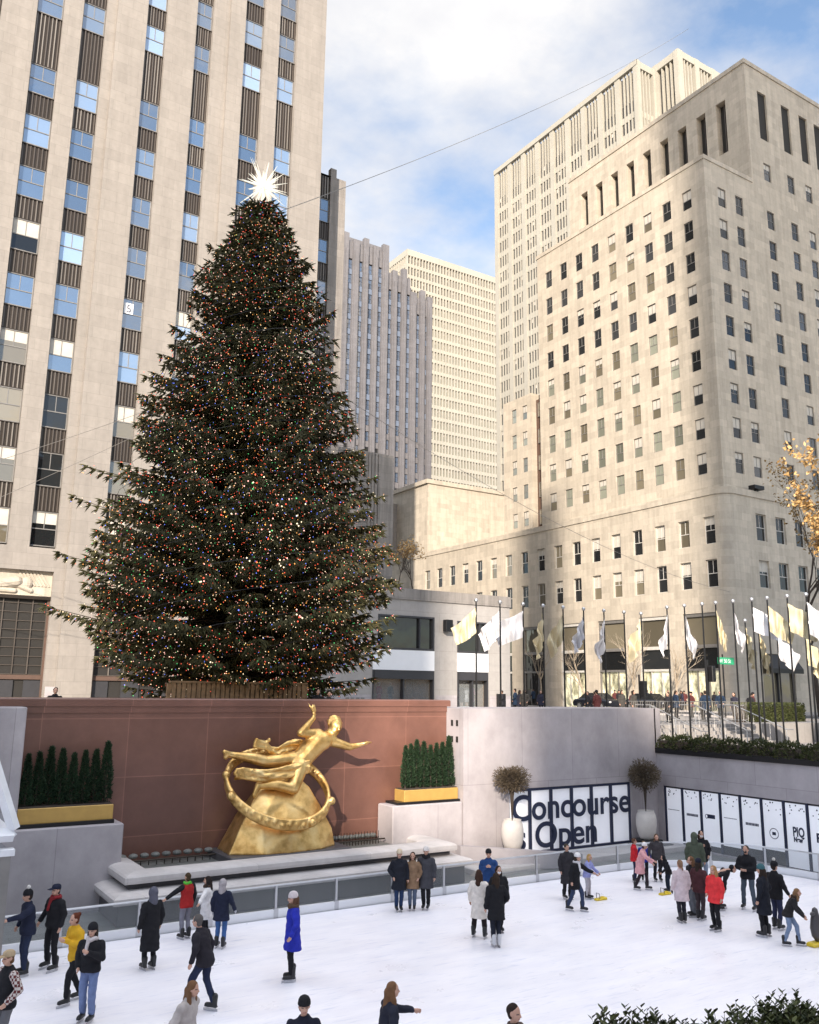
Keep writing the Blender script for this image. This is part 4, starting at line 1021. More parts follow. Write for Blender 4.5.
soft(b.build('hair', 'gilding', body), .03, 1)
b = MB(); rf = random.Random(2)
for k in range(7): a = rf.uniform(-.6, .6); p = S(468, 85, -.12); b.cap(p+Vector((math.sin(a)*.05, 0, 0)), p+Vector((math.sin(a)*.22-.05, rf.uniform(-.1, .1), .12+rf.uniform(0, .14))), .06, .015, 6)
soft(b.build('flame', 'gilding', t), .025, 1)
def ribbon(pts, w, dep, n=5):
    b = MB()
    for k in range(n):
        o = (k-(n-1)/2)/n; b.tube([S(x, y+o*w*(1-.25*i/len(pts)), -.12+dep+.05*math.sin(i*1.7+k*2)) for i, (x, y) in enumerate(pts)], [sc(w/n*.62)]*len(pts), 6)
    return b
b = ribbon([(445, 335), (400, 342), (350, 352), (300, 362), (250, 368), (200, 362), (150, 352), (118, 356)], 62, -.22)
for k in range(9): b.ell(S(118+k*9, 350+8*math.sin(k*2.1), -.36), (.06, .07, .07), 6, 5)
soft(b.build('drapery', 'gilding', t), .03, 2)
b = ribbon([(450, 245), (410, 238), (370, 248), (330, 272), (300, 268), (275, 240), (235, 232)], 52, .32)
for k in range(12): b.ell(S(222+random.uniform(0, 70), 232+random.uniform(-22, 22), .2), (.07, .08, .07), 6, 5)
soft(b.build('drapery', 'gilding', t), .03, 2)
b = MB(); n = 44; rc_ = S(316, 425, .1)
ring = [rc_ + Vector((math.cos(2*PI*k/n)*1.62, math.sin(2*PI*k/n)*.80-.30, math.sin(2*PI*k/n)*.95 - math.cos(2*PI*k/n)*.16)) for k in range(n+1)]
for o in (-.10, 0, .10): b.tube([p+Vector((0, 0, o)) for p in ring], .075, 6)
for k in range(n): b.ell(ring[k]+Vector((0, -.06, .03*math.sin(k*2.3))), (.07, .07, .08), 6, 4)
for k in (20, 24, 42, 36): b.ell(ring[k]+Vector((-.06 if k < 25 else .06, -.1, 0)), (.13, .13, .13), 8, 6)
soft(b.build('ring', 'gilding', t), .03, 1)
# faceted rock
b = MB(); base = [(100, 690, -.5), (220, 690, -.95), (340, 690, -1.0), (470, 690, -.9), (560, 690, -.5), (552, 690, .7), (330, 690, .85), (112, 690, .7)]
mid = [(140, 590, -.46), (228, 560, -.62), (335, 610, -.86), (462, 565, -.60), (548, 612, -.44), (530, 560, .6), (330, 540, .7), (180, 545, .6)]
upm = [(205, 480, -.2), (262, 500, -.46), (340, 480, -.36), (410, 520, -.52), (500, 505, -.26), (480, 480, .35), (330, 440, .4), (230, 450, .3)]
vs = [S(*p) for p in base] + [S(*p) for p in mid] + [S(*p) for p in upm] + [S(262, 405, 0), S(350, 385, 0), S(410, 378, .0), S(458, 426, -.12)]
fs = []
for r0 in (0, 8):
    for k in range(8):
        q = [r0+k, r0+(k+1) % 8, r0+8+(k+1) % 8, r0+8+k]
        fs += [tuple(q[:3]), (q[0], q[2], q[3])] if k % 2 else [(q[0], q[1], q[3]), (q[1], q[2], q[3])]
fs += [(16, 17, 24), (17, 18, 25), (17, 25, 24), (18, 19, 26), (18, 26, 25), (19, 20, 27), (19, 27, 26), (20, 21, 27), (21, 26, 27), (21, 22, 26), (22, 25, 26), (22, 23, 25), (23, 24, 25), (23, 16, 24), tuple(range(7, -1, -1))]
b.add(vs, fs); soft(b.build('rock', 'gilding', t), .035, 2)
b = MB(); b.bbox(9.55, 13.35, 24.0, 25.88, .79, 1.14, .03)
for k in range(14): b.box(9.65+k*.26, 9.67+k*.26, 23.98, 24.0, .95, 1.1)
b.build('plinth', 'dark_granite', t)

# ------------------------------------------------------------------ planters with columnar conifers
def leaf_cloud(n, fn, L, W, seed, updir=.6):
    """n small leaf blades; fn(rng) -> point, outward direction"""
    r = np.random.default_rng(seed); V = []; F = []
    for i in range(n):
        p, d = fn(r); d = np.array(d)+r.normal(0, .35, 3)+np.array((0, 0, updir)); d /= np.linalg.norm(d)
        s = np.cross(d, r.normal(0, 1, 3)); s /= np.linalg.norm(s)+1e-9; l = L*r.uniform(.6, 1.3); w = W*r.uniform(.7, 1.2); k = len(V); p = np.array(p)
        V += [p, p+d*l*.5+s*w*.5, p+d*l, p+d*l*.5-s*w*.5]; F.append((k, k+1, k+2, k+3))
    return V, F
def conifer_mesh(seed, h=1.75, r0=.20):
    def fn(r):
        z = r.uniform(.02, 1)**.9; a = r.uniform(0, 6.28); rad = r0*min(1, .65+z*2)*(1-z)**.75*(1+.18*math.sin(a*3+seed+z*9))*r.uniform(.55, 1.05)
        return (rad*math.cos(a), rad*math.sin(a), z*h), (math.cos(a), math.sin(a), 0)
    V, F = leaf_cloud(2300, fn, .10, .035, seed, 1.2); return mesh_np('foliage', V, F, ['conifer_leaf'])
con_me = [conifer_mesh(s) for s in (1, 2, 3)]; cb_ = MB(); cb_.tube([(0, 0, 0), (0, 0, 1.3)], [.03, .01], 6); so = cb_.build('stem', 'bark'); stem_me = so.data; bpy.data.objects.remove(so)
for side, x0, x1, zb, z0, names in (('left', 4.12, 6.55, 2.14, 2.24, 'far left'), ('right', 15.9, 18.06, 2.08, 2.16, 'right')):
    lab = 'golden box planter of dark conifers on the left grey block' if side == 'left' else 'golden box planter in front of the sunny conifers right of the statue'
    t = thing('planter_box', lab, 'planter', ((x0+x1)/2, 25.46, zb)); b = MB(); zt = 2.62 if side == 'left' else 2.52
    b.bbox(x0, x1, 25.15, 25.78, z0, zt, .015); b.build('box', 'gold_paint', t); b = MB(); b.box(x0-.3 if side == 'right' else x0, x1+.02, 25.06, 25.85, zb, z0-.002); b.build('base', 'black_metal', t); b = MB(); b.box(x0+.03, x1-.03, 25.18, 25.75, zt, zt+.03); b.build('soil', 'bark', t)
    n = 8 if side == 'left' else 8; rr = random.Random(n)
    for k in range(n):
        x = x0+.2+(x1-x0-.4)*k/(n-1)
        order = ['first', 'second', 'third', 'fourth', 'fifth', 'sixth', 'seventh', 'eighth', 'ninth'][k]
        lab = ('dark columnar conifer, %s from the left in the left golden planter' if side == 'left' else 'sunny green columnar conifer, %s from the left in the right golden planter') % order
        c = thing('columnar_conifer', lab, 'shrub', (x, 25.46+rr.uniform(-.06, .06), zt), rr.uniform(0, 6), 'conifers in the golden planters'); s = rr.uniform(.78, .96);
        inst('foliage', con_me[k % 3], c, (0, 0, 0), None, (s*1.05, s*1.05, s*(.95 if side == 'left' else .98))); inst('stem', stem_me, c, (0, 0, 0))

# ------------------------------------------------------------------ urns with twiggy shrubs
def urn(x, y, z, lab):
    t = thing('stone_urn', lab, 'urn', (x, y, z)); b = MB()
    b.lathe([(.22, 0), (.26, .04), (.34, .25), (.385, .5), (.38, .72), (.35, .88), (.30, .98), (.31, 1.02), (.27, 1.02), (.25, .9)], (x, y, z), 24); b.build('bowl', 'urn_stone', t, smooth=True)
    b = MB(); b.bbox(x-.42, x+.42, y-.42, y+.42, z-.28, z, .02); b.build('base', 'black_metal', t)
def twig_shrub(x, y, z, seed, lab, R_=.62):
    t = thing('twig_shrub', lab, 'shrub', (x, y, z)); r = np.random.default_rng(seed); b = MB()
    for k in range(70):
        a = r.uniform(0, 6.28); el = r.uniform(.1, 1.5); d = np.array((math.cos(a)*math.cos(el), math.sin(a)*math.cos(el), math.sin(el))); L = r.uniform(.5, 1.0)*R_
        c = np.array((x, y, z+1.25)); b.tube([(x, y, z-.1), (x+d[0]*.06, y+d[1]*.06, z+.75), tuple(c-np.array((0, 0, .1))+d*L*.3), tuple(c+d*L)], [.014, .012, .009, .003], 4, cap=False)
    b.build('stem', 'bark', t)
    def fn(q):
        d = q.normal(0, 1, 3); d /= np.linalg.norm(d); rad = R_*q.uniform(.35, 1.0)*(1+.2*math.sin(d[0]*5+seed)); return (d[0]*rad, d[1]*rad*.8, .66+.64+d[2]*rad*.7), d
    V, F = leaf_cloud(4200, fn, .12, .026, seed, .2); inst('foliage', mesh_np('foliage', V, F, ['dry_twig']), t, (0, 0, 0))
urn(19.72, 24.3, .46, 'big pale stone urn left of the lettered shop window'); twig_shrub(19.72, 24.3, 1.48, 5, 'brown twiggy shrub growing in the left stone urn', .58)
urn(26.22, 24.3, .36, 'big pale stone urn right of the lettered shop window'); twig_shrub(26.22, 24.3, 1.38, 8, 'brown twiggy shrub growing in the right stone urn', .72)
b = MB(); b.bbox(25.7, 27.0, 23.7, 24.8, .163, .2, .01); tag(b.build('paving_step', 'dark_granite', org=(26.3, 24.2, .15)), 'dark stone slab under the right urn on the ledge', 'step')

# ------------------------------------------------------------------ terrace: hedge tray, poles and flags, stairs, barrier
t = thing('hedge', 'long low clipped hedge in a black tray on top of the side wall', 'hedge', (28.2, 17, 3.42))
b = MB(); b.box(27.52, 28.7, 8.2, 25.1, 3.425, 3.62); b.build('tray', 'black_metal', t)
def fnh(r):
    y = r.uniform(8.3, 25.0); a = r.uniform(0, PI); q = 1+.18*math.sin(y*5.3)+.12*math.sin(y*13); return (28.1+math.cos(a)*.5*q-28.2, y-17, .18+math.sin(a)*.46*q*r.uniform(.7, 1)), (math.cos(a), 0, math.sin(a))
V, F = leaf_cloud(15000, fnh, .10, .055, 3, .2); inst('foliage', mesh_np('foliage', V, F, ['hedge_leaf']), t, (0, 0, 0))
b = MB(); b.box(27.75, 28.5, 8.3, 25.0, 3.6, 3.9); b.build('core', 'bark', t)

def flag_mesh(seed, mat, w=1.0, h=.95, open_=.6):
    """a cloth flag: open_ = 1 streams out, 0 hangs in folds down the pole"""
    r = np.random.default_rng(seed); nu, nv = 26, 16; V = []; F = []; ph = r.uniform(0, 6); f1 = r.uniform(6, 9)
    for j in range(nv+1):
        v = j/nv; a0 = (1-open_)*1.25 + .10
        x = 0; z = -h*v; pts = []
        for i in range(nu+1):
            u = i/nu; pts.append((x, z, u)); ang = a0*(1.15-.5*u*open_)+.22*math.sin(u*5+v*1.7+ph)*u; step = w*1.25/nu*(1-.12*v)
            x += step*math.cos(ang)*(1-.35*(1-open_)*v); z -= step*math.sin(ang)*(1-.25*v)
        for x_, z_, u in pts:
            am = (.05+.13*(1-open_))*min(1, u*3); V.append((x_, am*math.sin(u*f1*1.7+v*2.6+ph)+am*.6*math.sin(u*f1*2.9-v*4+ph*2)+.03*math.sin(v*9+ph), z_))
    for j in range(nv):
        for i in range(nu): k = j*(nu+1)+i; F.append((k, k+1, k+nu+2, k+nu+1))
    return mesh_np('flag', V, F, [mat], smooth=True)
fl = {'w': [flag_mesh(s, 'flag_white', 1.0, .95, d) for s, d in ((1, .45), (2, .72), (3, .16), (13, .3), (14, .55))], 'g': [flag_mesh(s, 'flag_gold', 1.0, .95, d) for s, d in ((4, .55), (5, .2), (6, .35), (15, .7))]}
pb = MB(); pb.tube([(0, 0, 0), (0, 0, 1)], [.042, .030], 8); po = pb.build('pole', 'black_metal'); pole_me = po.data; bpy.data.objects.remove(po)
pb = MB(); pb.ell((0, 0, 0), (.085, .085, .085), 10, 8); po = pb.build('finial', 'steel', smooth=True); fin_me = po.data; bpy.data.objects.remove(po)
pb = MB(); pb.lathe([(.11, 0), (.11, .08), (.07, .14), (.06, .2)], n=12); po = pb.build('base_collar', 'black_metal'); col_me = po.data; bpy.data.objects.remove(po)
ords = ['first', 'second', 'third', 'fourth', 'fifth', 'sixth', 'seventh', 'eighth', 'ninth', 'tenth', 'eleventh', 'twelfth', 'thirteenth', 'fourteenth', 'fifteenth', 'sixteenth', 'seventeenth', 'eighteenth', 'nineteenth']
west = [(21.74, 'g', 0, -1), (23.0, 'w', 0, -1), (24.26, 'w', 1, -1), (25.39, 'g', 1, -1), (26.56, 'g', 2, -1), (27.8, 'w', 3, -1), (29.07, 'w', 2, -1), (30.37, None, 0, 1), (31.5, 'g', 2, -1)]
north = [(26.98, 'w', 2, -1), (25.99, 'w', 2, 1), (25.03, None, 0, 1), (24.32, 'g', 1, 1), (23.44, 'w', 2, 1), (22.53, 'w', 1, 1), (21.81, 'g', 0, 1), (20.91, 'g', 3, 1), (20.09, 'w', 4, 1)]
back = [(33, 24.39, 8.85, 'g', 1), (33.5, 24.1, 8.7, 'g', 1), (34.5, 23.9, 8.6, 'w', 0), (35.5, 23.2, 8.7, 'g', 2), (35, 21.8, 8.7, 'w', 1)]
idx = 0
def flagpole(x, y, zb, zt, col, var, sgn, where):
    global idx
    t = thing('flagpole', 'black flagpole, ' + where, 'flagpole', (x, y, zb), 0, 'flagpoles round the rink')
    inst('pole', pole_me, t, (0, 0, 0), None, (1, 1, zt-zb)); inst('finial', fin_me, t, (0, 0, zt-zb+.07)); inst('base_collar', col_me, t, (0, 0, 0))
    if col:
        f = inst('flag', fl[col][var], None, (x, y, zt-.22)); f.rotation_euler = (0, 0, (-.55 if sgn > 0 else PI-.55) + random.uniform(-.3, .3)); s = random.uniform(1.05, 1.28); f.scale = (s, s, s)
        tag(f, ('white' if col == 'w' else 'cream gold') + ' flag on the ' + where, 'flag', 'flags round the rink'); f.name = 'flag'
    idx += 1
for k, (x, c, v, s) in enumerate(west): flagpole(x, 29, GZ, 9.38, c, v, s, '%s pole from the left along the far wall' % ords[k])
for k, (y, c, v, s) in enumerate(north): flagpole(31, y, TZ, 9.5, c, v, s, '%s pole from the far corner along the side terrace' % ords[k])
for k, (x, y, zt, c, v) in enumerate(back): flagpole(x, y, TZ, zt, c, v, 1, '%s shorter pole of the back row on the side terrace' % ords[k])
# stairs with handrails
t = thing('stone_stairs', 'stone steps with three steel handrails going down to the terrace', 'stairs', (35, 28, TZ)); b = MB(); n = 7
for k in range(n-1): b.box(31.6, 39.5, 29.58-(n-1-k)*.34, 29.58-(n-2-k)*.34, TZ+.003, TZ+.003+(k+1)*(GZ-TZ)/n)
b.build('step', 'plaza_paving', t)
for x in (32.4, 35.6, 38.6):
    b = MB(); b.tube([(x, 30.4, 5.2), (x, 29.5, 5.2), (x, 26.6, 4.12), (x, 26.2, 4.12)], .03, 6)
    for y, z0, z1 in ((29.5, GZ, 5.2), (28.0, TZ+.5, 4.64), (26.6, TZ, 4.12)): b.tube([(x, y, z0), (x, y, z1)], .022, 6)
    for k in range(9): y = 29.3-k*.3; b.tube([(x, y, 5.12-(29.5-y)*.372), (x, y, 4.2-(29.5-y)*.372)], .008, 4, cap=False)
    b.build('handrail', 'steel', t)
def barricade(x, y, lab, group='crowd barriers by the steps'):
    t = thing('crowd_barrier', lab, 'crowd barrier', (x, y, GZ), 0, group); b = MB(); b.tube([(x-1.1, y, GZ+.15), (x-1.1, y, GZ+1.1), (x+1.1, y, GZ+1.1), (x+1.1, y, GZ+.15), (x-1.1, y, GZ+.15)], .022, 6); b.build('frame', 'frame_grey', t)
    b = MB()
    for k in range(17): xx = x-1+k*.125; b.tube([(xx, y, GZ+.15), (xx, y, GZ+1.1)], .009, 4)
    b.build('bars', 'frame_grey', t)
    for s in (-.8, .8): b = MB(); b.tube([(x+s, y-.3, GZ+.02), (x+s, y, GZ+.15), (x+s, y+.3, GZ+.02)], .02, 6); b.build('foot', 'steel', t)
for k, x in enumerate((33.2, 35.5, 37.8, 40.1)): barricade(x, 30.7, 'steel crowd barrier behind the steps, %s from the left' % ords[k])
small('concrete_block', [(41, 44.5, 24.0, 25.0, TZ, 4.6)], 'urn_stone', 'low concrete block on the terrace right of the steps', 'block')
t = thing('hedge', 'dark clipped hedge bank behind the barriers on the right', 'hedge', (43, 31.5, GZ)); b = MB(); b.box(41.6, 47, 31.2, 31.9, GZ, 5.1); b.build('core', 'bark', t)
def fnh2(r):
    f_ = r.integers(0, 3); x = r.uniform(-1.4, 4); return ((x, -.35, r.uniform(0, .95)), (0, -1, 0)) if f_ < 2 else ((x, r.uniform(-.35, .4), .95), (0, 0, 1))
V, F = leaf_cloud(5000, fnh2, .12, .07, 9, .2); inst('foliage', mesh_np('foliage', V, F, ['hedge_leaf']), t, (0, 0, 0))

# street furniture: signals and signs
def signal(x, y, z, lab, h=3.2):
    t = thing('traffic_light', lab, 'traffic light', (x, y, GZ)); b = MB(); b.tube([(x, y, GZ), (x, y, z+.9)], .06, 8); b.build('pole', 'black_metal', t)
    for dx, dy in ((.35, 0), (0, -.35)):
        b = MB(); b.bbox(x+dx-.17, x+dx+.17, y+dy-.17, y+dy+.17, z-.5, z+.5, .03); bo = b.build('signal_head', 'black_metal', t); b = MB()
        for k in (-1, 0, 1): b.lathe([(.1, 0), (.1, .02)], (x+dx, y+dy-.19, z+k*.3), 10)
        b.build('lens', 'glass_dark', bo)
signal(42.5, 39.5, 6.0, 'traffic light on a black pole behind the flags, left one'); signal(46.5, 37.4, 7.0, 'traffic light on a black pole behind the flags, right one')
t = thing('street_sign', 'green street name sign on a dark pole by the rounded corner', 'street sign', (48.3, 37.6, GZ)); b = MB(); b.tube([(48.3, 37.6, GZ), (48.3, 37.6, 8.3)], .05, 8); b.build('pole', 'black_metal', t)
b = MB(); b.box(47.7, 49.3, 37.48, 37.52, 7.65, 8.1); sg = b.build('sign_plate', 'sign_green', t)
me = text_mesh('W 50 St', .36, .003); me.materials.append(M['white_panel']); o = inst('lettering', me, t, Vector((47.8, 37.47, 7.75))-t.location, (PI/2, 0, 0), (.95, 1, 1))
t = thing('street_sign', 'black one way arrow sign on a pole at the right', 'street sign', (45.0, 28.6, GZ)); b = MB(); b.tube([(45, 28.6, GZ), (45, 28.6, 7.8)], .05, 8); b.build('pole', 'black_metal', t)
b = MB(); b.box(44.3, 45.5, 28.47, 28.52, 7.2, 7.6); b.build('sign_plate', 'black_metal', t); b = MB(); b.add([(44.36, 28.46, 7.3), (45.2, 28.46, 7.3), (45.2, 28.46, 7.22), (45.46, 28.46, 7.4), (45.2, 28.46, 7.58), (45.2, 28.46, 7.5), (44.36, 28.46, 7.5)], [tuple(range(7))]); b.build('arrow', 'white_panel', t)
me = text_mesh('ONE WAY', .15, .003); me.materials.append(M['black_metal']); inst('lettering', me, t, Vector((44.45, 28.45, 7.345))-t.location, (PI/2, 0, 0))

# cars on the street behind
def car(x, y, lab, first=None):
    if first is not None:
        c = copy_tree(first); c.location = (x, y, GZ+.004); c['label'] = lab; return c
    t = thing('parked_car', lab, 'car', (x, y, GZ+.004), 0, 'cars on the far street'); z = GZ
    b = MB(); secs = [(-2.2, .35, .75), (-2.1, .3, .85), (-1.3, .28, .95), (1.2, .28, .98), (2.1, .3, .9), (2.25, .4, .75)]; vs = []; fs = []
    for yy, z0, z1 in secs: vs += [(x-.88, y+yy, z+z0), (x+.88, y+yy, z+z0), (x+.9, y+yy, z+z1-.12), (x+.8, y+yy, z+z1), (x-.8, y+yy, z+z1), (x-.9, y+yy, z+z1-.12)]
    for i in range(5):
        for k in range(6): fs.append((i*6+k, i*6+(k+1) % 6, i*6+6+(k+1) % 6, i*6+6+k))
    fs += [(5,4,3,2,1,0), tuple(30+k for k in range(6))]; b.add(vs, fs)
    b.add([(x-.62, y-.75, z+1.42), (x+.62, y-.75, z+1.42), (x+.62, y+1.0, z+1.42), (x-.62, y+1.0, z+1.42), (x-.6, y-.7, z+1.46), (x+.6, y-.7, z+1.46), (x+.6, y+.95, z+1.46), (x-.6, y+.95, z+1.46)], [(4,5,6,7),(0,1,5,4),(1,2,6,5),(2,3,7,6),(3,0,4,7)]); bo = b.build('body', 'car_paint', t)
    g = MB(); g.add([(x-.8, y-1.35, z+.93), (x+.8, y-1.35, z+.93), (x+.8, y+1.6, z+.95), (x-.8, y+1.6, z+.95), (x-.61, y-.74, z+1.42), (x+.61, y-.74, z+1.42), (x+.61, y+.99, z+1.42), (x-.61, y+.99, z+1.42)], [(0,1,5,4),(1,2,6,5),(2,3,7,6),(3,0,4,7)]); g.build('window_glass', 'glass_dark', t)
    for sx in (-1, 1):
        for sy in (-1.35, 1.4):
            w = MB(); w.tube([(x+sx*.72, y+sy, z+.33), (x+sx*.92, y+sy, z+.33)], .33, 16); wo = w.build('wheel', 'tyre', t); w = MB(); w.tube([(x+sx*.9, y+sy, z+.33), (x+sx*.935, y+sy, z+.33)], .2, 12); w.build('rim', 'steel', wo)
        h = MB(); h.ell((x+sx*.65, y-2.17, z+.68), (.17, .08, .09)); h.build('headlight', 'car_light', t)
    return t
c0 = car(50.6, 66, 'black car parked nearest the shop wing on the far street'); car(50.6, 72, 'black car parked further up the far street', c0); car(57, 58, 'black car standing on the far side of the street by the lit shop bays', c0); car(57, 52, 'black car standing close to the rounded corner of the stone podium', c0)

# ------------------------------------------------------------------ glass pavilion at the left edge
t = thing('glass_pavilion', 'white-framed glass pavilion corner cut off by the left picture edge', 'pavilion', (1.5, 19.5, 0))
b = MB(); X1 = 3.25; Y0, Y1 = 20.0, 24.6
def bar(p, q, w): b.tube([p, q], w, 4)
ZR = 2.78; XA = 1.6; ZA = 7.2
bar((X1-.05, Y1, ZR), (X1-.05, Y0, ZR), .12); bar((-4, Y0, ZR), (X1, Y0, ZR), .14); bar((X1, Y0, ZR+.1), (XA, Y0, ZA), .12); bar((X1, Y1, ZR+.1), (XA, Y1, ZA), .10); bar((XA, Y0, ZA), (XA, Y1, ZA), .1)
b.bbox(-4, X1+.05, Y0-.1, Y0+.12, 2.38, 2.52, .02); b.build('frame', 'white_metal', t)
b = MB(); b.box(X1-.26, X1-.02, Y0-.08, Y0+.12, -.02, 2.38); b.build('post', 'frame_grey', t); b = MB(); b.box(X1-.12, X1, Y1-.12, Y1, -.02, 2.6); b.build('post', 'steel', t)
b = MB(); b.quad((X1-.07, Y0+.13, .1), (X1-.07, Y1-.1, .1), (X1-.07, Y1-.1, 2.5), (X1-.07, Y0+.13, 2.5)); b.quad((-4, Y0, .1), (X1-.27, Y0, .1), (X1-.27, Y0, 2.36), (-4, Y0, 2.36)); b.quad((X1-.05, Y0, 2.9), (X1-.05, Y1, 2.9), (XA-.05, Y1, ZA), (XA-.05, Y0, ZA)); b.build('glass_panel', 'clear_glass', t)

# cables
def cable(a, c, sag, lab, r=.025):
    a, c = Vector(a), Vector(c); b = MB(); b.tube([a.lerp(c, k/20) - Vector((0, 0, sag*4*(k/20)*(1-k/20))) for k in range(21)], r, 4); tag(b.build('guy_cable', 'frame_grey', org=(a+c)/2), lab, 'cable')
cable((13, 33, 26), (63.5, 49, 71), 1.0, 'thin cable rising from the spruce tip across the sky', .018)
cable((12.2, 33, 18), (-3, 55.5, 11), .4, 'guy cable from the spruce down to the limestone tower', .014); cable((12.0, 33, 18.3), (-3, 55.5, 14.5), .4, 'upper guy cable from the spruce to the limestone tower', .014)
cable((14, 33, 20), (64.2, 48.8, 14.5), 1.5, 'guy cable from the spruce to the rounded podium corner', .014)
# ------------------------------------------------------------------ bare and autumn trees
def make_tree(name, label, cat, loc, H, spread, seed, bark='bark', leaves=None, nleaf=0, leafL=.16, depth=5, group=None, trunk_r=.12, first=.3):
    r = random.Random(seed); t = thing(name, label, cat, loc, 0, group); b = MB(); tips = []; L0 = Vector(loc)
    def grow(p, d, L, rad, lv):
        n = 4; pts = [p]; q = p.copy(); dd = d.copy()
        for i in range(n):
            dd = (dd + Vector((r.gauss(0, .10), r.gauss(0, .10), r.gauss(.05, .06)))).normalized(); q = q + dd*L/n; pts.append(q.copy())
        b.tube(pts, [rad*(1-.5*i/n) for i in range(n+1)], 6 if lv < 2 else 4, cap=False)
        if lv >= depth: tips.extend(pts[1:]); return
        if lv >= depth-1: tips.extend(pts[2:])
        for k in range(r.choice((2, 3, 3)) if lv else 5):
            a = r.uniform(0, 6.28); s = r.uniform(.35, .85)*spread; side = Vector((math.cos(a), math.sin(a), 0)); side = (side - dd*side.dot(dd)).normalized()
            f = pts[r.choice((2, 3, 4)) if lv else r.choice((3, 4, 4))]; grow(f, (dd + side*s).normalized(), L*r.uniform(.6, .82), rad*.5, lv+1)
    grow(L0.copy(), Vector((0, 0, 1)), H*first, trunk_r, 0); b.build('trunk', bark, t)
    if leaves:
        tp = np.array([tuple(p-L0) for p in tips])
        def fn(q): p = tp[q.integers(0, len(tp))]+q.normal(0, .13, 3); return p, q.normal(0, 1, 3)
        V, F = leaf_cloud(nleaf, fn, leafL, leafL*.6, seed, -.2); inst('crown', mesh_np('crown', V, F, [leaves]), t, (0, 0, 0))
    return t
make_tree('autumn_tree', 'golden autumn tree reaching in from the right picture edge', 'tree', (41.2, 24.2, TZ), 15.2, .95, 4, leaves='autumn_leaf', nleaf=12000, leafL=.24, trunk_r=.25, first=.34)
make_tree('autumn_tree', 'half bare autumn tree with dull leaves in front of the shaded podium windows', 'tree', (58.5, 37.5, GZ), 19, .9, 9, leaves='dull_autumn_leaf', nleaf=2600, leafL=.24, trunk_r=.2, first=.36)
for k, (x, y, sd, lf) in enumerate(((36.2, 58.5, 3, 500), (38.2, 59.5, 5, 0), (34.6, 60, 8, 700))):
    make_tree('roof_tree', 'thin %s roof garden tree, %s from the left above the shop wing' % ('golden leaved' if lf else 'bare', ['second', 'third', 'first'][k]), 'tree', (x, y, 13.3), 5.6, .75, sd, leaves='autumn_leaf' if lf else None, nleaf=lf, leafL=.2, trunk_r=.07, depth=4, group='trees on the shop wing roof')
for k, (x, y, sd) in enumerate(((60.5, 63, 12), (60.5, 57, 15), (60.5, 52, 18), (60.5, 69.5, 21))):
    make_tree('street_tree', 'pale bare street tree by the lit shop bays, %s from the left' % ['second', 'third', 'fourth', 'first'][k], 'tree', (x, y, GZ), 9, .8, sd, bark='pale_bark', trunk_r=.13, depth=4, group='bare street trees by the shop bays')
# the near hedge at the lower right
def near_bush(name, label, x0, x1, y0, y1, zt, n, seed):
    cx = (x0+x1)/2; cy = (y0+y1)/2; t = thing(name, label, 'bush', (cx, cy, 3.3)); r = np.random.default_rng(seed); b = MB(); V = []; F = []
    for k in range(n):
        x = r.uniform(x0, x1); y = r.uniform(y0, y1); e = 1-abs((x-cx)/(x1-x0)*2)**4; top = zt - 3.3 - .10*r.random()**.6 - .10*(1-e) + .05*math.sin(x*17+seed); l = np.array((r.normal(0, .05), r.normal(0, .05), 0))
        p0 = np.array((x-cx, y-cy, max(.1, top-.5))); p1 = np.array((x-cx, y-cy, top))+l
        b.tube([tuple(p0+np.array((cx, cy, 3.3))), tuple(p1+np.array((cx, cy, 3.3)))], [.004, .0015], 4, cap=False)
        shoots = [(p0, p1)] + [(p0+(p1-p0)*f_, p0+(p1-p0)*(f_+.30)+np.array((r.normal(0, .07), r.normal(0, .07), 0))) for f_ in (.45, .6, .7)]
        for a0, a1 in shoots:
            for q in range(16):
                f = (q+1)/16; p = a0+(a1-a0)*f; a = q*2.4+r.uniform(-.4, .4); d = np.array((math.cos(a), math.sin(a), .35+.8*f)); d /= np.linalg.norm(d); s = np.cross(d, (0, 0, 1.)); s /= np.linalg.norm(s); L = r.uniform(.026, .046); w = L*.55; k0 = len(V); nn = np.cross(s, d)
                V += [p, p+d*L*.4+s*w*.5+nn*.003, p+d*L*.8+s*w*.35, p+d*L, p+d*L*.8-s*w*.35, p+d*L*.4-s*w*.5+nn*.003]; F += [(k0, k0+1, k0+2, k0+3), (k0, k0+3, k0+4, k0+5)]
    inst('foliage', mesh_np('foliage', V, F, ['hedge_leaf']), t, (0, 0, 0)); b.build('stem', 'bark', t)
near_bush('hedge_bush', 'leafy green bush at the lower picture edge, left of the gap', 3.12, 3.74, 2.75, 3.4, 4.20, 330, 1)
near_bush('hedge_bush', 'small low green bush in the gap at the lower picture edge', 3.62, 3.95, 2.75, 3.3, 4.08, 70, 2)
near_bush('hedge_bush', 'leafy green bush in the lower right picture corner', 3.86, 4.75, 2.7, 3.3, 4.14, 400, 3)

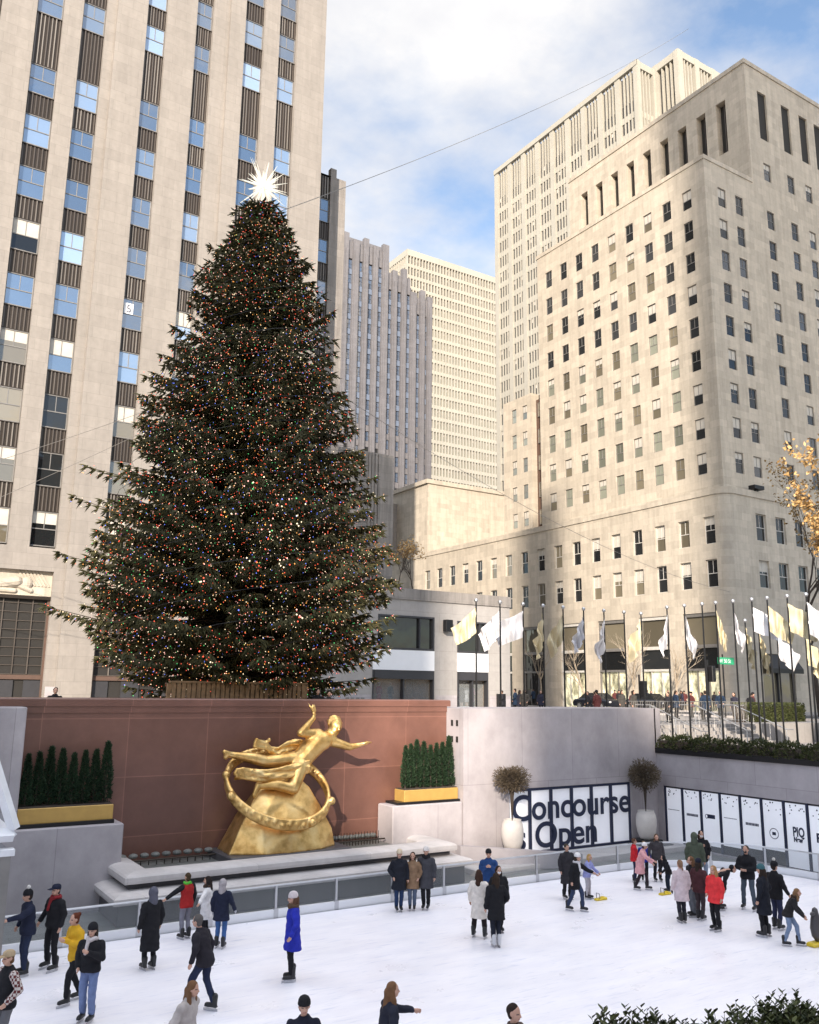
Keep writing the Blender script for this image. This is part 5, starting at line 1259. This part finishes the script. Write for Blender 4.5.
# ------------------------------------------------------------------ people
def face_cb(hc, hr):
    hc = np.array(hc); c, s = math.cos(hr), math.sin(hr)
    def cb(P):
        q = P - hc; x = q[:, 0]*c + q[:, 1]*s; y = -q[:, 0]*s + q[:, 1]*c; z = q[:, 2]; idx = np.zeros(len(P), int); fr = y > .045
        for e in (-.032, .032): idx[fr & (((x-e)/.017)**2 + ((z-.004)/.010)**2 < 1)] = 1
        idx[fr & ((x/.026)**2 + ((z+.058)/.010)**2 < 1)] = 2
        return idx
    return cb
ARMS = {'down': ((.255, -.03, 1.15), (.265, .05, .92)), 'loose': ((.30, -.02, 1.17), (.34, .10, .97)), 'forward': ((.23, .16, 1.20), (.15, .42, 1.10)), 'phone': ((.25, .05, 1.16), (.07, .27, 1.30)),
        'pocket': ((.29, -.06, 1.17), (.20, .10, .99)), 'side': ((.42, .05, 1.28), (.64, .10, 1.16)), 'ahead': ((.24, .22, 1.30), (.22, .50, 1.28)), 'cross': ((.26, .10, 1.15), (.02, .22, 1.12)), 'up': ((.30, .1, 1.22), (.16, .26, 1.45))}
def person(label, x, y, face, h=1.62, arms=('down', 'down'), coat=(.02, .02, .025), hem=.86, trousers=(.02, .02, .025), hair=(.03, .02, .015), style='short', hat=None, hatc=(.02, .02, .02), lean=0, stance='stand', scarf=None, fur=None, sleeve=None, gloves=None, skates='skate_black', z0=0.0, group='skaters on the ice', skate=True, turn=0.0, flare=1.0, pom=False, vest=None, mask=False):
    v = Vector((x, y)).normalized(); a = R(face); rt = Vector((v.y, -v.x)); d = -v*math.cos(a) + rt*math.sin(a)
    t = thing('person', label, 'person', (x, y, z0), math.atan2(-d.x, d.y), group); k = h/1.75; t.scale = (k, k, k)
    lr = R(lean); cl, sl = math.cos(lr), math.sin(lr); PIV = Vector((0, 0, .95)); lift = .065 if skate else .0
    def T(p):
        p = Vector(p); q = p - PIV
        if q.z < -.12: return p + Vector((0, -.16*sl, 0))
        f = min(1, (q.z+.12)/.2); c_, s_ = math.cos(lr*f), math.sin(lr*f)
        return PIV + Vector((q.x, q.y*c_ + q.z*s_, -q.y*s_ + q.z*c_)) + Vector((0, -.16*sl, 0))
    st = {'stand': ((-.10, .02), (.10, -.02)), 'stride': ((-.10, .20), (.12, -.20)), 'wide': ((-.17, .04), (.17, -.03)), 'close': ((-.07, 0), (.07, .01)), 'bend': ((-.14, .10), (.14, -.06))}[stance]
    body = MB(); pants = MB(); hip = [T((-.095, 0, .93)), T((.095, 0, .93))]; ank = []
    for s_, (fx, fy) in enumerate(st):
        A = Vector((fx, fy, .10+lift)); Kk = hip[s_].lerp(A, .5) + Vector((0, .045 + (.05 if stance in ('stride', 'bend') else 0), .02)); ank.append((A, fx, fy))
        body.cap(hip[s_], Kk, .075, .05, 8); body.cap(Kk, A, .05, .035, 8)
        pants.cap(hip[s_], Kk, .092, .074*flare, 10); pants.cap(Kk, A+Vector((0, 0, .02)), .072*flare, .058*flare, 10)
    pants.ell(T((0, -.005, .94)), (.155, .10, .11)); body.ell(T((0, 0, .96)), (.12, .075, .10))
    body.cap(T((0, 0, 1.02)), T((0, .0, 1.32)), .075, .085, 10); body.cap(T((-.10, 0, 1.40)), T((.10, 0, 1.40)), .06, .06, 8); body.cap(T((0, -.01, 1.42)), T((0, .015, 1.56)), .052, .048, 8)
    hr = R(turn); hc = T((0, .03, 1.635)); hc = Vector((0, .03+1.635*0, 1.635)); hc = T(hc); HR = Matrix.Rotation(hr, 3, 'Z')
    H_ = lambda p: hc + HR @ Vector(p)
    body.ell(H_((0, -.01, .02)), (.074, .094, .098), 14, 10, rot=HR); body.ell(H_((0, .022, -.045)), (.056, .066, .066), 12, 8, rot=HR); body.cap(H_((0, .082, .005)), H_((0, .102, -.028)), .012, .016, 6)
    body.ell(H_((.078, -.01, -.005)), (.012, .022, .032), 8, 6); body.ell(H_((-.078, -.01, -.005)), (.012, .022, .032), 8, 6)
    cbm = MB(); glm = MB(); slm = MB()
    for s_, nm in ((-1, arms[0]), (1, arms[1])):
        e, w = ARMS[nm]; sh = T((s_*.185, 0, 1.39)); e = T((s_*e[0], e[1], e[2])); w = T((s_*w[0], w[1], w[2]))
        body.cap(sh, e, .045, .036, 8); body.cap(e, w, .036, .026, 8); dd = (w-e).normalized(); up_ = Vector((0, 0, 1)) if abs(dd.z) < .8 else Vector((0, 1, 0)); n_ = (up_.cross(dd)*-1).normalized() if abs(dd.z) < .8 else Vector((-s_, 0, 0)); ww = dd.cross(n_).normalized()
        tgt = body if gloves is None else glm
        for q_ in ([body] if gloves is None else [glm]):
            q_.cap(w, w+dd*.06, .026, .033, 8)
            for f in range(4):
                p0 = w+dd*.075+ww*(f-1.5)*.019; L = (.028, .034, .032, .024)[f]; p1 = p0+dd*L+n_*.008; q_.cap(p0, p1, .0115, .0105, 6); q_.cap(p1, p1+dd*L*.6+n_*.018, .0105, .009, 6)
            p0 = w+dd*.03+ww*.028; q_.cap(p0, p0+ww*.016+dd*.035+n_*.012, .012, .010, 6)
        (slm if sleeve else cbm).cap(sh, e, .082, .070, 10); (slm if sleeve else cbm).cap(e, w-dd*.02, .069, .054, 10)
    long_ = hem <= .76
    secs = [(T((0, -.005, hem)), .235 if long_ else .205, .195 if long_ else .158), (T((0, 0, (hem+1.0)/2)), .215, .172), (T((0, 0, 1.0)), .205, .158), (T((0, 0, 1.10)), .192, .146), (T((0, .005, 1.24)), .206, .150), (T((0, 0, 1.36)), .212, .138), (T((0, -.005, 1.43)), .175, .108), (T((0, -.005, 1.48)), .095, .085), (T((0, 0, 1.52)), .08, .076)]
    cbm.loft(secs, 18)
    bo = body.build('body', ['skin', 'eye_dark', 'lip'], t, org=(0, 0, 0)); soft(bo, .0125, 2, face_cb(hc, hr))
    soft(pants.build('trousers', fabric(trousers), t, org=(0, 0, 0)), .018, 3, None, .004)
    soft(cbm.build('coat', fabric(coat), t, org=(0, 0, 0)), .018, 3, None, .0065)
    if sleeve: soft(slm.build('sleeve', M[sleeve] if isinstance(sleeve, str) else fabric(sleeve), t, org=(0, 0, 0)), .018, 2)
    if glm.v: soft(glm.build('glove', fabric(gloves), t, org=(0, 0, 0)), .0125, 2)
    for A, fx, fy in ank:
        b = MB(); b.cap((A.x, A.y-.035, A.z+.10), (A.x, A.y-.03, A.z-.02), .062, .056, 10); b.cap((A.x, A.y-.04, A.z-.055), (A.x, A.y+.14, A.z-.06), .050, .043, 10); b.box(A.x-.04, A.x+.04, A.y-.09, A.y+.18, A.z-.10, A.z-.075)
        so = soft(b.build('skate' if skate else 'shoe', skates, t, org=(0, 0, 0)), .016, 1)
        if skate: b = MB(); b.box(A.x-.006, A.x+.006, A.y-.10, A.y+.20, A.z-.162, A.z-.12); b.box(A.x-.012, A.x+.012, A.y-.06, A.y-.03, A.z-.125, A.z-.09); b.box(A.x-.012, A.x+.012, A.y+.1, A.y+.13, A.z-.125, A.z-.09); b.build('blade', 'blade', so, org=(0, 0, 0))
    # hair
    hb = MB(); hb.ell(H_((0, -.026, .034)), (.084, .094, .098), 14, 10, rot=HR); hb.ell(H_((0, -.05, -.03)), (.072, .06, .07), 12, 8, rot=HR)
    if style in ('long', 'wavy'):
        hb.cap(H_((0, -.07, -.02)), H_((0, -.095, -.24)), .078, .085 if style == 'wavy' else .06, 10)
        for s_ in (-1, 1): hb.cap(H_((s_*.068, -.03, .0)), H_((s_*.085, -.02, -.2)), .035, .035 if style == 'long' else .05, 8)
    if style == 'pony': hb.cap(H_((0, -.11, .05)), H_((0, -.16, -.14)), .032, .02, 8)
    if style == 'bun': hb.ell(H_((0, -.10, .09)), (.045, .045, .045))
    if style not in ('hood', 'bald'): soft(hb.build('hair', fabric(hair), t, org=(0, 0, 0)), .014, 1, None, .005)
    if style == 'hood' or hat == 'hood':
        q = MB(); q.ell(H_((0, -.045, .015)), (.112, .115, .135), 16, 12, rot=HR); q.cap(H_((0, -.07, -.08)), T((0, -.03, 1.45)), .10, .11, 10); soft(q.build('hood', fabric(hatc), t, org=(0, 0, 0)), .016, 2)
    if hat in ('beanie', 'cap'):
        q = MB()
        prof_ = [(.088, -.012), (.096, .0), (.095, .03), (.088, .065), (.066, .10), (.036, .118), (.005, .124)] if hat == 'beanie' else [(.09, .0), (.093, .02), (.088, .06), (.06, .09), (.005, .10)]
        q.lathe(prof_, (0, 0, 0), 16, 0, 1, 1.14); q.v = [tuple(H_((p[0], p[1]-.012, p[2]+.032))) for p in q.v]
        if hat == 'cap': q.add([tuple(H_(p)) for p in ((-.07, .07, .04), (-.05, .19, .032), (.05, .19, .032), (.07, .07, .04), (-.07, .07, .052), (-.05, .19, .042), (.05, .19, .042), (.07, .07, .052))], [(0,3,2,1),(4,5,6,7),(0,1,5,4),(1,2,6,5),(2,3,7,6),(3,0,4,7)])
        ho = q.build('hat', fabric(hatc), t, org=(0, 0, 0), smooth=True)
        if pom: q = MB(); q.ell(H_((0, -.012, .185)), (.045, .045, .045), 10, 8); q.build('pompom', fabric((.6, .58, .55)), ho, org=(0, 0, 0))
    if scarf or fur:
        q = MB(); cc = T((0, .01, 1.49)); n = 14
        for i in range(n): aa = 2*PI*i/n; q.ell(cc+Vector((math.cos(aa)*.085, math.sin(aa)*.085, .012*math.sin(aa*3))), (.048, .048, .042 if scarf else .055), 8, 6)
        if scarf: q.cap(cc+Vector((.03, .10, -.02)), cc+Vector((.05, .15, -.24)), .04, .035, 8)
        soft(q.build('scarf' if scarf else 'fur_collar', fabric(scarf or fur), t, org=(0, 0, 0)), .016, 1)
    if mask: q = MB(); q.ell(H_((0, .05, -.045)), (.05, .05, .04), 12, 8, rot=HR); q.build('face_mask', 'black_metal' if mask == 'b' else 'white_panel', t, org=(0, 0, 0), smooth=True)
    if vest: q = MB(); c1 = T((.08, .11, 1.3)); q.bbox(c1.x-.05, c1.x+.05, c1.y+.01, c1.y+.03, c1.z-.06, c1.z+.06, .005); q.build('number_bib', fabric(vest), t, org=(0, 0, 0))
    return t
BK = (.012, .012, .015); NV = (.014, .018, .04); JN = (.06, .09, .19); DJ = (.02, .028, .06); GR = (.13, .13, .14)
person('man in a navy jacket and black bobble hat pushing along with his arm out', 3.73, 20.24, -70, 1.63, ('ahead', 'loose'), NV, .84, DJ, hat='beanie', hatc=BK, pom=True, lean=4)
person('man all in black wearing a dark cap and a red scarf', 4.27, 20.37, -50, 1.66, ('down', 'loose'), BK, .86, BK, hat='cap', hatc=NV, scarf=(.22, .02, .025), stance='wide')
person('auburn-haired woman in a yellow top looking at the phone in her hands', 4.24, 18.14, -60, 1.57, ('phone', 'phone'), (.60, .34, .02), .80, BK, hair=(.11, .028, .012), style='bun', stance='stride', lean=8)
person('woman in a black jacket, black hat, white scarf and blue jeans', 4.25, 17.05, -25, 1.60, ('phone', 'pocket'), BK, .90, (.15, .20, .36), hat='beanie', hatc=BK, scarf=(.55, .50, .50), style='long', flare=1.12)
person('man in a beige cap and black vest with checked sleeves at the lower left', 2.72, 15.97, -60, 1.62, ('pocket', 'pocket'), BK, .86, GR, hat='cap', hatc=(.42, .32, .2), sleeve='plaid_flannel', hair=(.12, .06, .03))
person('tall figure in a long black coat with a grey hood', 6.00, 19.36, -150, 1.60, ('down', 'down'), BK, .42, BK, style='hood', hatc=(.10, .10, .13), stance='stand')
person('boy in a red and black jacket reaching for the rink barrier', 7.38, 21.20, -140, 1.45, ('side', 'down'), (.35, .02, .02), .84, (.20, .20, .24), sleeve=BK, hair=(.06, .04, .02), scarf=(.10, .45, .05))
person('dark-haired woman in a white coat with a brown fur collar by the barrier', 7.72, 20.77, -100, 1.42, ('side', 'down'), (.68, .66, .66), .62, BK, hair=(.02, .014, .012), style='wavy', fur=(.06, .035, .025))
person('child in a navy parka and bright blue jeans seen from behind', 7.82, 20.08, 160, 1.46, ('down', 'loose'), NV, .72, (.05, .12, .30), style='hood', hatc=(.35, .32, .33), gloves=(.5, .5, .55))
person('grey-haired man in a dark jacket gliding forward with bent back', 6.12, 16.51, -120, 1.66, ('loose', 'down'), (.018, .016, .022), .82, (.018, .025, .06), hair=(.10, .09, .085), lean=16, stance='stride')
person('woman with long brown hair and a pale beige coat at the lower edge', 4.72, 13.33, 60, 1.58, ('down', 'pocket'), (.42, .38, .36), .55, BK, hair=(.14, .07, .035), style='wavy', lean=10)
person('woman in a royal blue coat with a fur hood and a white knitted hat', 8.26, 17.24, -80, 1.66, ('loose', 'down'), (.02, .03, .36), .62, BK, hair=(.10, .05, .03), style='long', hat='beanie', hatc=(.62, .55, .56), fur=(.10, .06, .035), stance='stand')
person('figure in a black beanie and dark padded jacket facing the viewer at the lower edge', 5.80, 11.67, 5, 1.62, ('down', 'down'), (.012, .014, .028), .84, BK, hat='beanie', hatc=BK)
person('woman with tousled light brown hair stretching an arm to the right at the lower edge', 7.15, 11.68, 110, 1.60, ('ahead', 'loose'), (.018, .02, .035), .86, BK, hair=(.16, .08, .04), style='wavy', lean=6)
person('dark-haired man in a brown jacket whose head just shows at the lower edge', 8.03, 9.93, 60, 1.66, ('down', 'down'), (.10, .07, .06), .84, BK, hair=(.025, .016, .012))
person('figure in a black coat and cream hat, left of the trio at the barrier', 13.10, 20.94, 10, 1.54, ('down', 'pocket'), (.014, .016, .024), .62, (.02, .04, .10), hat='beanie', hatc=(.6, .5, .36), stance='close')
person('dark-haired woman in a tan coat, middle of the trio at the barrier', 13.48, 20.87, 0, 1.46, ('pocket', 'pocket'), (.24, .15, .09), .66, (.09, .12, .18), hair=(.03, .018, .012), style='long', stance='close', skates='skate_black')
person('woman in a dark grey coat and white hat, right of the trio at the barrier', 13.84, 20.75, -10, 1.58, ('down', 'down'), (.055, .055, .065), .60, BK, hat='beanie', hatc=(.65, .62, .6), fur=BK, stance='close')
person('woman in a long white coat with brown hair seen from behind', 13.42, 17.83, 165, 1.52, ('down', 'pocket'), (.72, .66, .60), .52, (.018, .012, .014), hair=(.045, .022, .014), style='wavy', stance='wide', flare=1.15)
person('man in a blue jacket looking down at a phone by the barrier', 15.21, 19.77, 0, 1.55, ('phone', 'phone'), (.018, .055, .17), .84, (.05, .07, .14), hat='beanie', hatc=BK)
person('woman in a short black coat on white skates near the middle of the ice', 13.30, 17.01, -160, 1.60, ('down', 'pocket'), BK, .66, (.015, .018, .03), hair=(.03, .018, .014), style='long', skates='skate_white', stance='close')
person('masked woman in a black jacket skating beside the woman on white skates', 14.15, 18.0, 20, 1.52, ('down', 'down'), BK, .78, BK, hair=(.025, .015, .012), style='long', mask='w', stance='close')
person('tall man in a long dark coat standing left of the blond child', 18.0, 19.75, 30, 1.48, ('pocket', 'down'), (.03, .028, .033), .50, BK, hair=(.05, .04, .03))
person('woman in a black coat and white hat bending towards the blond child', 17.25, 18.61, 60, 1.48, ('ahead', 'down'), BK, .66, (.035, .05, .10), hat='beanie', hatc=(.7, .68, .68), scarf=(.6, .58, .6), lean=10, stance='stride', style='long')
person('blond child in a lavender jacket holding a yellow skating aid', 18.52, 19.46, 70, 1.22, ('forward', 'forward'), (.30, .32, .60), .84, (.45, .42, .45), hair=(.42, .26, .10), style='long', lean=10)
person('child in a bright red jacket and dark jeans far back by the barrier', 21.41, 20.40, 90, 1.28, ('loose', 'down'), (.55, .02, .03), .84, DJ, hair=(.10, .05, .03))
person('small child in a blue jacket behind the pink coat', 21.80, 20.35, 0, 1.18, ('down', 'down'), (.03, .05, .32), .84, BK, hair=(.2, .13, .07))
person('girl in a pale pink coat and white hat leaning towards a small child', 20.75, 19.51, 80, 1.36, ('forward', 'ahead'), (.70, .36, .38), .60, (.03, .02, .025), hat='beanie', hatc=(.75, .72, .72), lean=16, stance='stride')
person('brown-haired adult in a dark grey jacket far back near the right urn', 22.10, 20.10, 20, 1.40, ('down', 'loose'), (.05, .045, .05), .80, BK, hair=(.10, .06, .035), style='long')
person('small child in black crouching over a yellow skating aid', 21.25, 18.95, -60, 1.06, ('forward', 'forward'), BK, .82, (.012, .018, .035), style='hood', hatc=BK, lean=22)
person('person in an olive green hooded jacket seen from behind', 21.99, 18.51, 170, 1.66, ('down', 'down'), (.07, .085, .06), .76, BK, style='hood', hatc=(.07, .085, .06))
person('masked woman in a black jacket and pale jeans beside the olive jacket', 22.75, 18.9, 20, 1.62, ('pocket', 'phone'), BK, .78, (.22, .26, .34), hair=(.02, .012, .01), style='long', mask='w')
person('woman in a pale pink-grey coat with a light ponytail', 18.79, 16.32, -150, 1.52, ('down', 'down'), (.60, .50, .52), .62, (.02, .02, .03), hair=(.22, .13, .08), style='pony', gloves=BK, stance='close')
person('long-haired woman in a black top and wide grey trousers', 19.54, 16.59, -60, 1.50, ('down', 'pocket'), BK, .92, (.13, .14, .16), hair=(.16, .08, .04), style='long', flare=1.2)
person('woman in a dark hat and maroon jacket just behind the red jacket', 19.40, 16.25, 150, 1.50, ('down', 'pocket'), (.07, .025, .03), .80, (.05, .035, .04), hat='beanie', hatc=(.014, .014, .03), style='long', stance='close')
person('blonde girl in a bright coral red puffer jacket and black leggings', 18.93, 15.38, -40, 1.52, ('down', 'pocket'), (.72, .045, .05), .76, BK, hair=(.34, .19, .08), style='wavy', stance='stand')
person('skater in a black and yellow jacket bent far over at the waist', 20.75, 16.75, 110, 1.56, ('forward', 'forward'), BK, .84, BK, hair=BK, lean=68, stance='bend', scarf=None)
person('masked man in a black jacket and jeans standing with feet apart', 21.49, 16.33, -20, 1.66, ('cross', 'cross'), BK, .84, (.07, .09, .12), hair=(.05, .035, .025), mask='b', stance='wide')
person('woman in a teal hat and long black coat in the pair at the right', 19.52, 14.42, -110, 1.64, ('down', 'pocket'), (.012, .014, .022), .56, BK, hat='beanie', hatc=(.05, .13, .15), style='long')
person('man in a black jacket and printed dark trousers in the pair at the right', 20.35, 14.67, 140, 1.60, ('down', 'loose'), BK, .80, (.025, .03, .07), hat='beanie', hatc=BK, pom=True)
person('brown-haired girl in a black jacket and pale jeans leaning on a seal-shaped aid', 19.39, 13.62, 90, 1.34, ('forward', 'forward'), (.022, .02, .022), .84, (.18, .24, .36), hair=(.20, .11, .055), style='wavy', lean=26, stance='stride', fur=(.05, .03, .02))
# skating aids
def aid(x, y, lab, seal=False):
    t = thing('skating_aid', lab, 'skating aid', (x, y, 0)); t.scale = (1, 1, 1) if seal else (.62, .62, .62); b = MB(); b.bbox(x-.28, x+.28, y-.12, y+.12, .01, .09, .03); b.bbox(x+.12, x+.34, y-.16, y+.16, .02, .12, .03); b.build('sled', 'yellow_plastic', t)
    b = MB()
    if seal: b.lathe([(.03, .09), (.11, .2), (.135, .38), (.11, .58), (.075, .72), (.06, .8), (.01, .84)], (x, y, 0), 14); b.ell((x-.09, y, .70), (.09, .05, .05)); b.build('seal_body', 'grey_plastic', t, smooth=True)
    else: b.tube([(x-.1, y-.10, .08), (x-.12, y-.10, .30), (x-.12, y+.10, .30), (x-.1, y+.10, .08)], .016, 6); b.build('handle', 'grey_plastic', t)
aid(18.72, 19.2, 'yellow skating aid pushed by the blond child'); aid(20.85, 18.75, 'yellow skating aid under the small child in black'); aid(19.95, 13.35, 'grey seal-shaped skating aid on a yellow base at the right edge', True)
# people up on the plaza (heads and shoulders above the walls) and mannequins in the shop
pl = [(5.4, 28.4, 'person in black whose head shows over the red wall at the left', BK, 1.45), (14.25, 28.4, 'person in black looking over the red wall right of the tree fence', BK, 1.5), (14.75, 28.5, 'person in dark grey beside another looking over the red wall', (.03, .03, .035), 1.42)]
for x, y, lab, cc, h in pl: person(lab, x, y, 10, h, ('pocket', 'pocket'), cc, .8, BK, hair=(.02, .015, .012), z0=GZ, skate=False, group='onlookers on the plaza')
q0 = None; rr = random.Random(8); cols = [(.02, .02, .025), (.03, .03, .05), (.10, .03, .03), (.06, .055, .05), (.015, .03, .06)]; protos = [person('dark-clothed passer-by in the blurred crowd behind the wall at the right', 34, 33, 20*i-40, 1.55+.03*i, ('pocket', 'down'), cols[i], .7, BK, hair=(.03, .02, .015), z0=GZ, skate=False, style=('short', 'long', 'short', 'long', 'short')[i], group='blurred crowd behind the wall', hat='beanie' if i == 2 else None, hatc=BK) for i in range(5)]
CROWD = protos
man = [(33.6, (.35, .02, .03)), (34.6, (.02, .02, .02)), (40.6, (.5, .02, .04)), (41.2, (.03, .02, .02)), (41.7, (.5, .5, .52)), (42.2, (.55, .16, .28))]
for k, (x, cc) in enumerate(man):
    nm = ['red', 'black', 'bright red', 'dark', 'white', 'pink'][k]; t = thing('mannequin', 'shop mannequin in %s clothes behind the shop glass' % nm, 'mannequin', (x, 56.9, GZ+.3)); b = MB(); z = GZ+.3
    b.loft([((x, 56.9, z+.9), .16, .12), ((x, 56.9, z+1.1), .15, .11), ((x, 56.9, z+1.35), .2, .12), ((x, 56.9, z+1.46), .12, .08), ((x, 56.9, z+1.5), .06, .06)], 12); b.loft([((x, 56.9, z+.35), .22, .16), ((x, 56.9, z+.95), .15, .12)], 12)
    for s in (-1, 1): b.cap((x+s*.19, 56.9, z+1.38), (x+s*.24, 56.85, z+.95), .055, .045, 8)
    b.build('dress', fabric(cc), t, smooth=True); b = MB(); b.ell((x, 56.9, z+1.65), (.08, .1, .12)); b.cap((x, 56.9, z+1.48), (x, 56.9, z+1.58), .045, .045, 8)
    for s in (-1, 1): b.cap((x+s*.07, 56.9, z+.4), (x+s*.06, 56.9, z+.03), .05, .035, 8)
    b.build('figure', 'mannequin_skin', t, smooth=True); b = MB(); b.bbox(x-.25, x+.25, 56.7, 57.1, GZ+.003, z, .02); b.build('base', 'white_panel', t)
finish_remesh()
n = 0
for k in range(34):
    x, y = rr.uniform(33, 47), rr.uniform(31.5, 46)
    if k > 20: x, y = rr.uniform(59.6, 63), rr.uniform(49, 72)
    src = CROWD[k % 5]
    if k < 5: c = src; 
    else: c = copy_tree(src)
    c.location = (x, y, GZ + (.12 if x > 59 else 0)); c.rotation_euler = (0, 0, rr.uniform(0, 6.28))

# ------------------------------------------------------------------ sky, sun, exposure
AZ = math.atan2(-.64, -.77); EL = R(22)
CLOUD = (.585, 2.5)
world = bpy.data.worlds.new('World'); scene.world = world; world.use_nodes = True; nt = world.node_tree; nt.nodes.clear()
out = nt.nodes.new('ShaderNodeOutputWorld'); sky = nt.nodes.new('ShaderNodeTexSky'); sky.sky_type = 'NISHITA'; sky.sun_disc = False; sky.sun_elevation = EL; sky.sun_rotation = AZ % (2*PI); sky.altitude = 10; sky.air_density = 1.0; sky.dust_density = .7; sky.ozone_density = 1.2
bg1 = nt.nodes.new('ShaderNodeBackground'); bg1.inputs[1].default_value = .15; nt.links.new(sky.outputs[0], bg1.inputs[0])
tc = nt.nodes.new('ShaderNodeTexCoord'); sp = nt.nodes.new('ShaderNodeSeparateXYZ'); nt.links.new(tc.outputs['Generated'], sp.inputs[0])
mz = N(nt, 'ShaderNodeMath', operation='MAXIMUM'); mz.inputs[1].default_value = 0; nt.links.new(sp.outputs[2], mz.inputs[0]); az_ = N(nt, 'ShaderNodeMath', operation='ADD'); az_.inputs[1].default_value = .22; nt.links.new(mz.outputs[0], az_.inputs[0])
dv = N(nt, 'ShaderNodeVectorMath', operation='DIVIDE'); cm = nt.nodes.new('ShaderNodeCombineXYZ'); nt.links.new(az_.outputs[0], cm.inputs[0]); nt.links.new(az_.outputs[0], cm.inputs[1]); cm.inputs[2].default_value = 1; nt.links.new(tc.outputs['Generated'], dv.inputs[0]); nt.links.new(cm.outputs[0], dv.inputs[1])
CLOUD_OFF = (0.8, 3.3, 5.0)
mp = nt.nodes.new('ShaderNodeMapping'); mp.inputs['Location'].default_value = CLOUD_OFF; nt.links.new(dv.outputs[0], mp.inputs[0])
nf = noise(nt, mp.outputs[0], 1.7, 9, .58)
# more cloud to the north-west and overhead, open sky to the east; the clouds overhead are the brightest
dt = N(nt, 'ShaderNodeVectorMath', operation='DOT_PRODUCT'); nt.links.new(tc.outputs['Generated'], dt.inputs[0]); dt.inputs[1].default_value = (.50, .78, .45)
ms = N(nt, 'ShaderNodeMath', operation='MULTIPLY_ADD'); nt.links.new(dt.outputs['Value'], ms.inputs[0]); ms.inputs[1].default_value = .095; nt.links.new(nf, ms.inputs[2])
cf = ramp(nt, ms.outputs[0], [(.425, g3(0)), (.545, g3(.6)), (.645, g3(1))])
sh = ramp(nt, noise(nt, mp.outputs[0], 3.2, 6, .6), [(.3, (.76, .77, .82)), (.65, (1, .985, .975))])
st = N(nt, 'ShaderNodeMapRange'); st.interpolation_type = 'SMOOTHSTEP'; nt.links.new(sp.outputs[2], st.inputs['Value'])
st.inputs['From Min'].default_value = .66; st.inputs['From Max'].default_value = .95; st.inputs['To Min'].default_value = CLOUD[0]; st.inputs['To Max'].default_value = CLOUD[1]
bg2 = nt.nodes.new('ShaderNodeBackground'); nt.links.new(st.outputs[0], bg2.inputs[1]); nt.links.new(sh, bg2.inputs[0])
mx = nt.nodes.new('ShaderNodeMixShader'); nt.links.new(cf, mx.inputs[0]); nt.links.new(bg1.outputs[0], mx.inputs[1]); nt.links.new(bg2.outputs[0], mx.inputs[2]); nt.links.new(mx.outputs[0], out.inputs[0])
sun = bpy.data.lights.new('sun', 'SUN'); sun.energy = 4.5; sun.angle = R(.5); sun.color = (1, .875, .73)
so = bpy.data.objects.new('sun', sun); C.objects.link(so); sd = Vector((-.64, -.77, 0)).normalized()*math.cos(EL) + Vector((0, 0, math.sin(EL)))
so.rotation_euler = sd.to_track_quat('Z', 'Y').to_euler(); so.location = (-40, -30, 60)
vs_ = scene.view_settings; vs_.view_transform = 'Standard'; vs_.look = 'None'; vs_.gamma = 1; vs_.use_curve_mapping = False; vs_.exposure = .88
scene.cycles.max_bounces = 8; scene.cycles.transparent_max_bounces = 12; scene.cycles.use_denoising = True
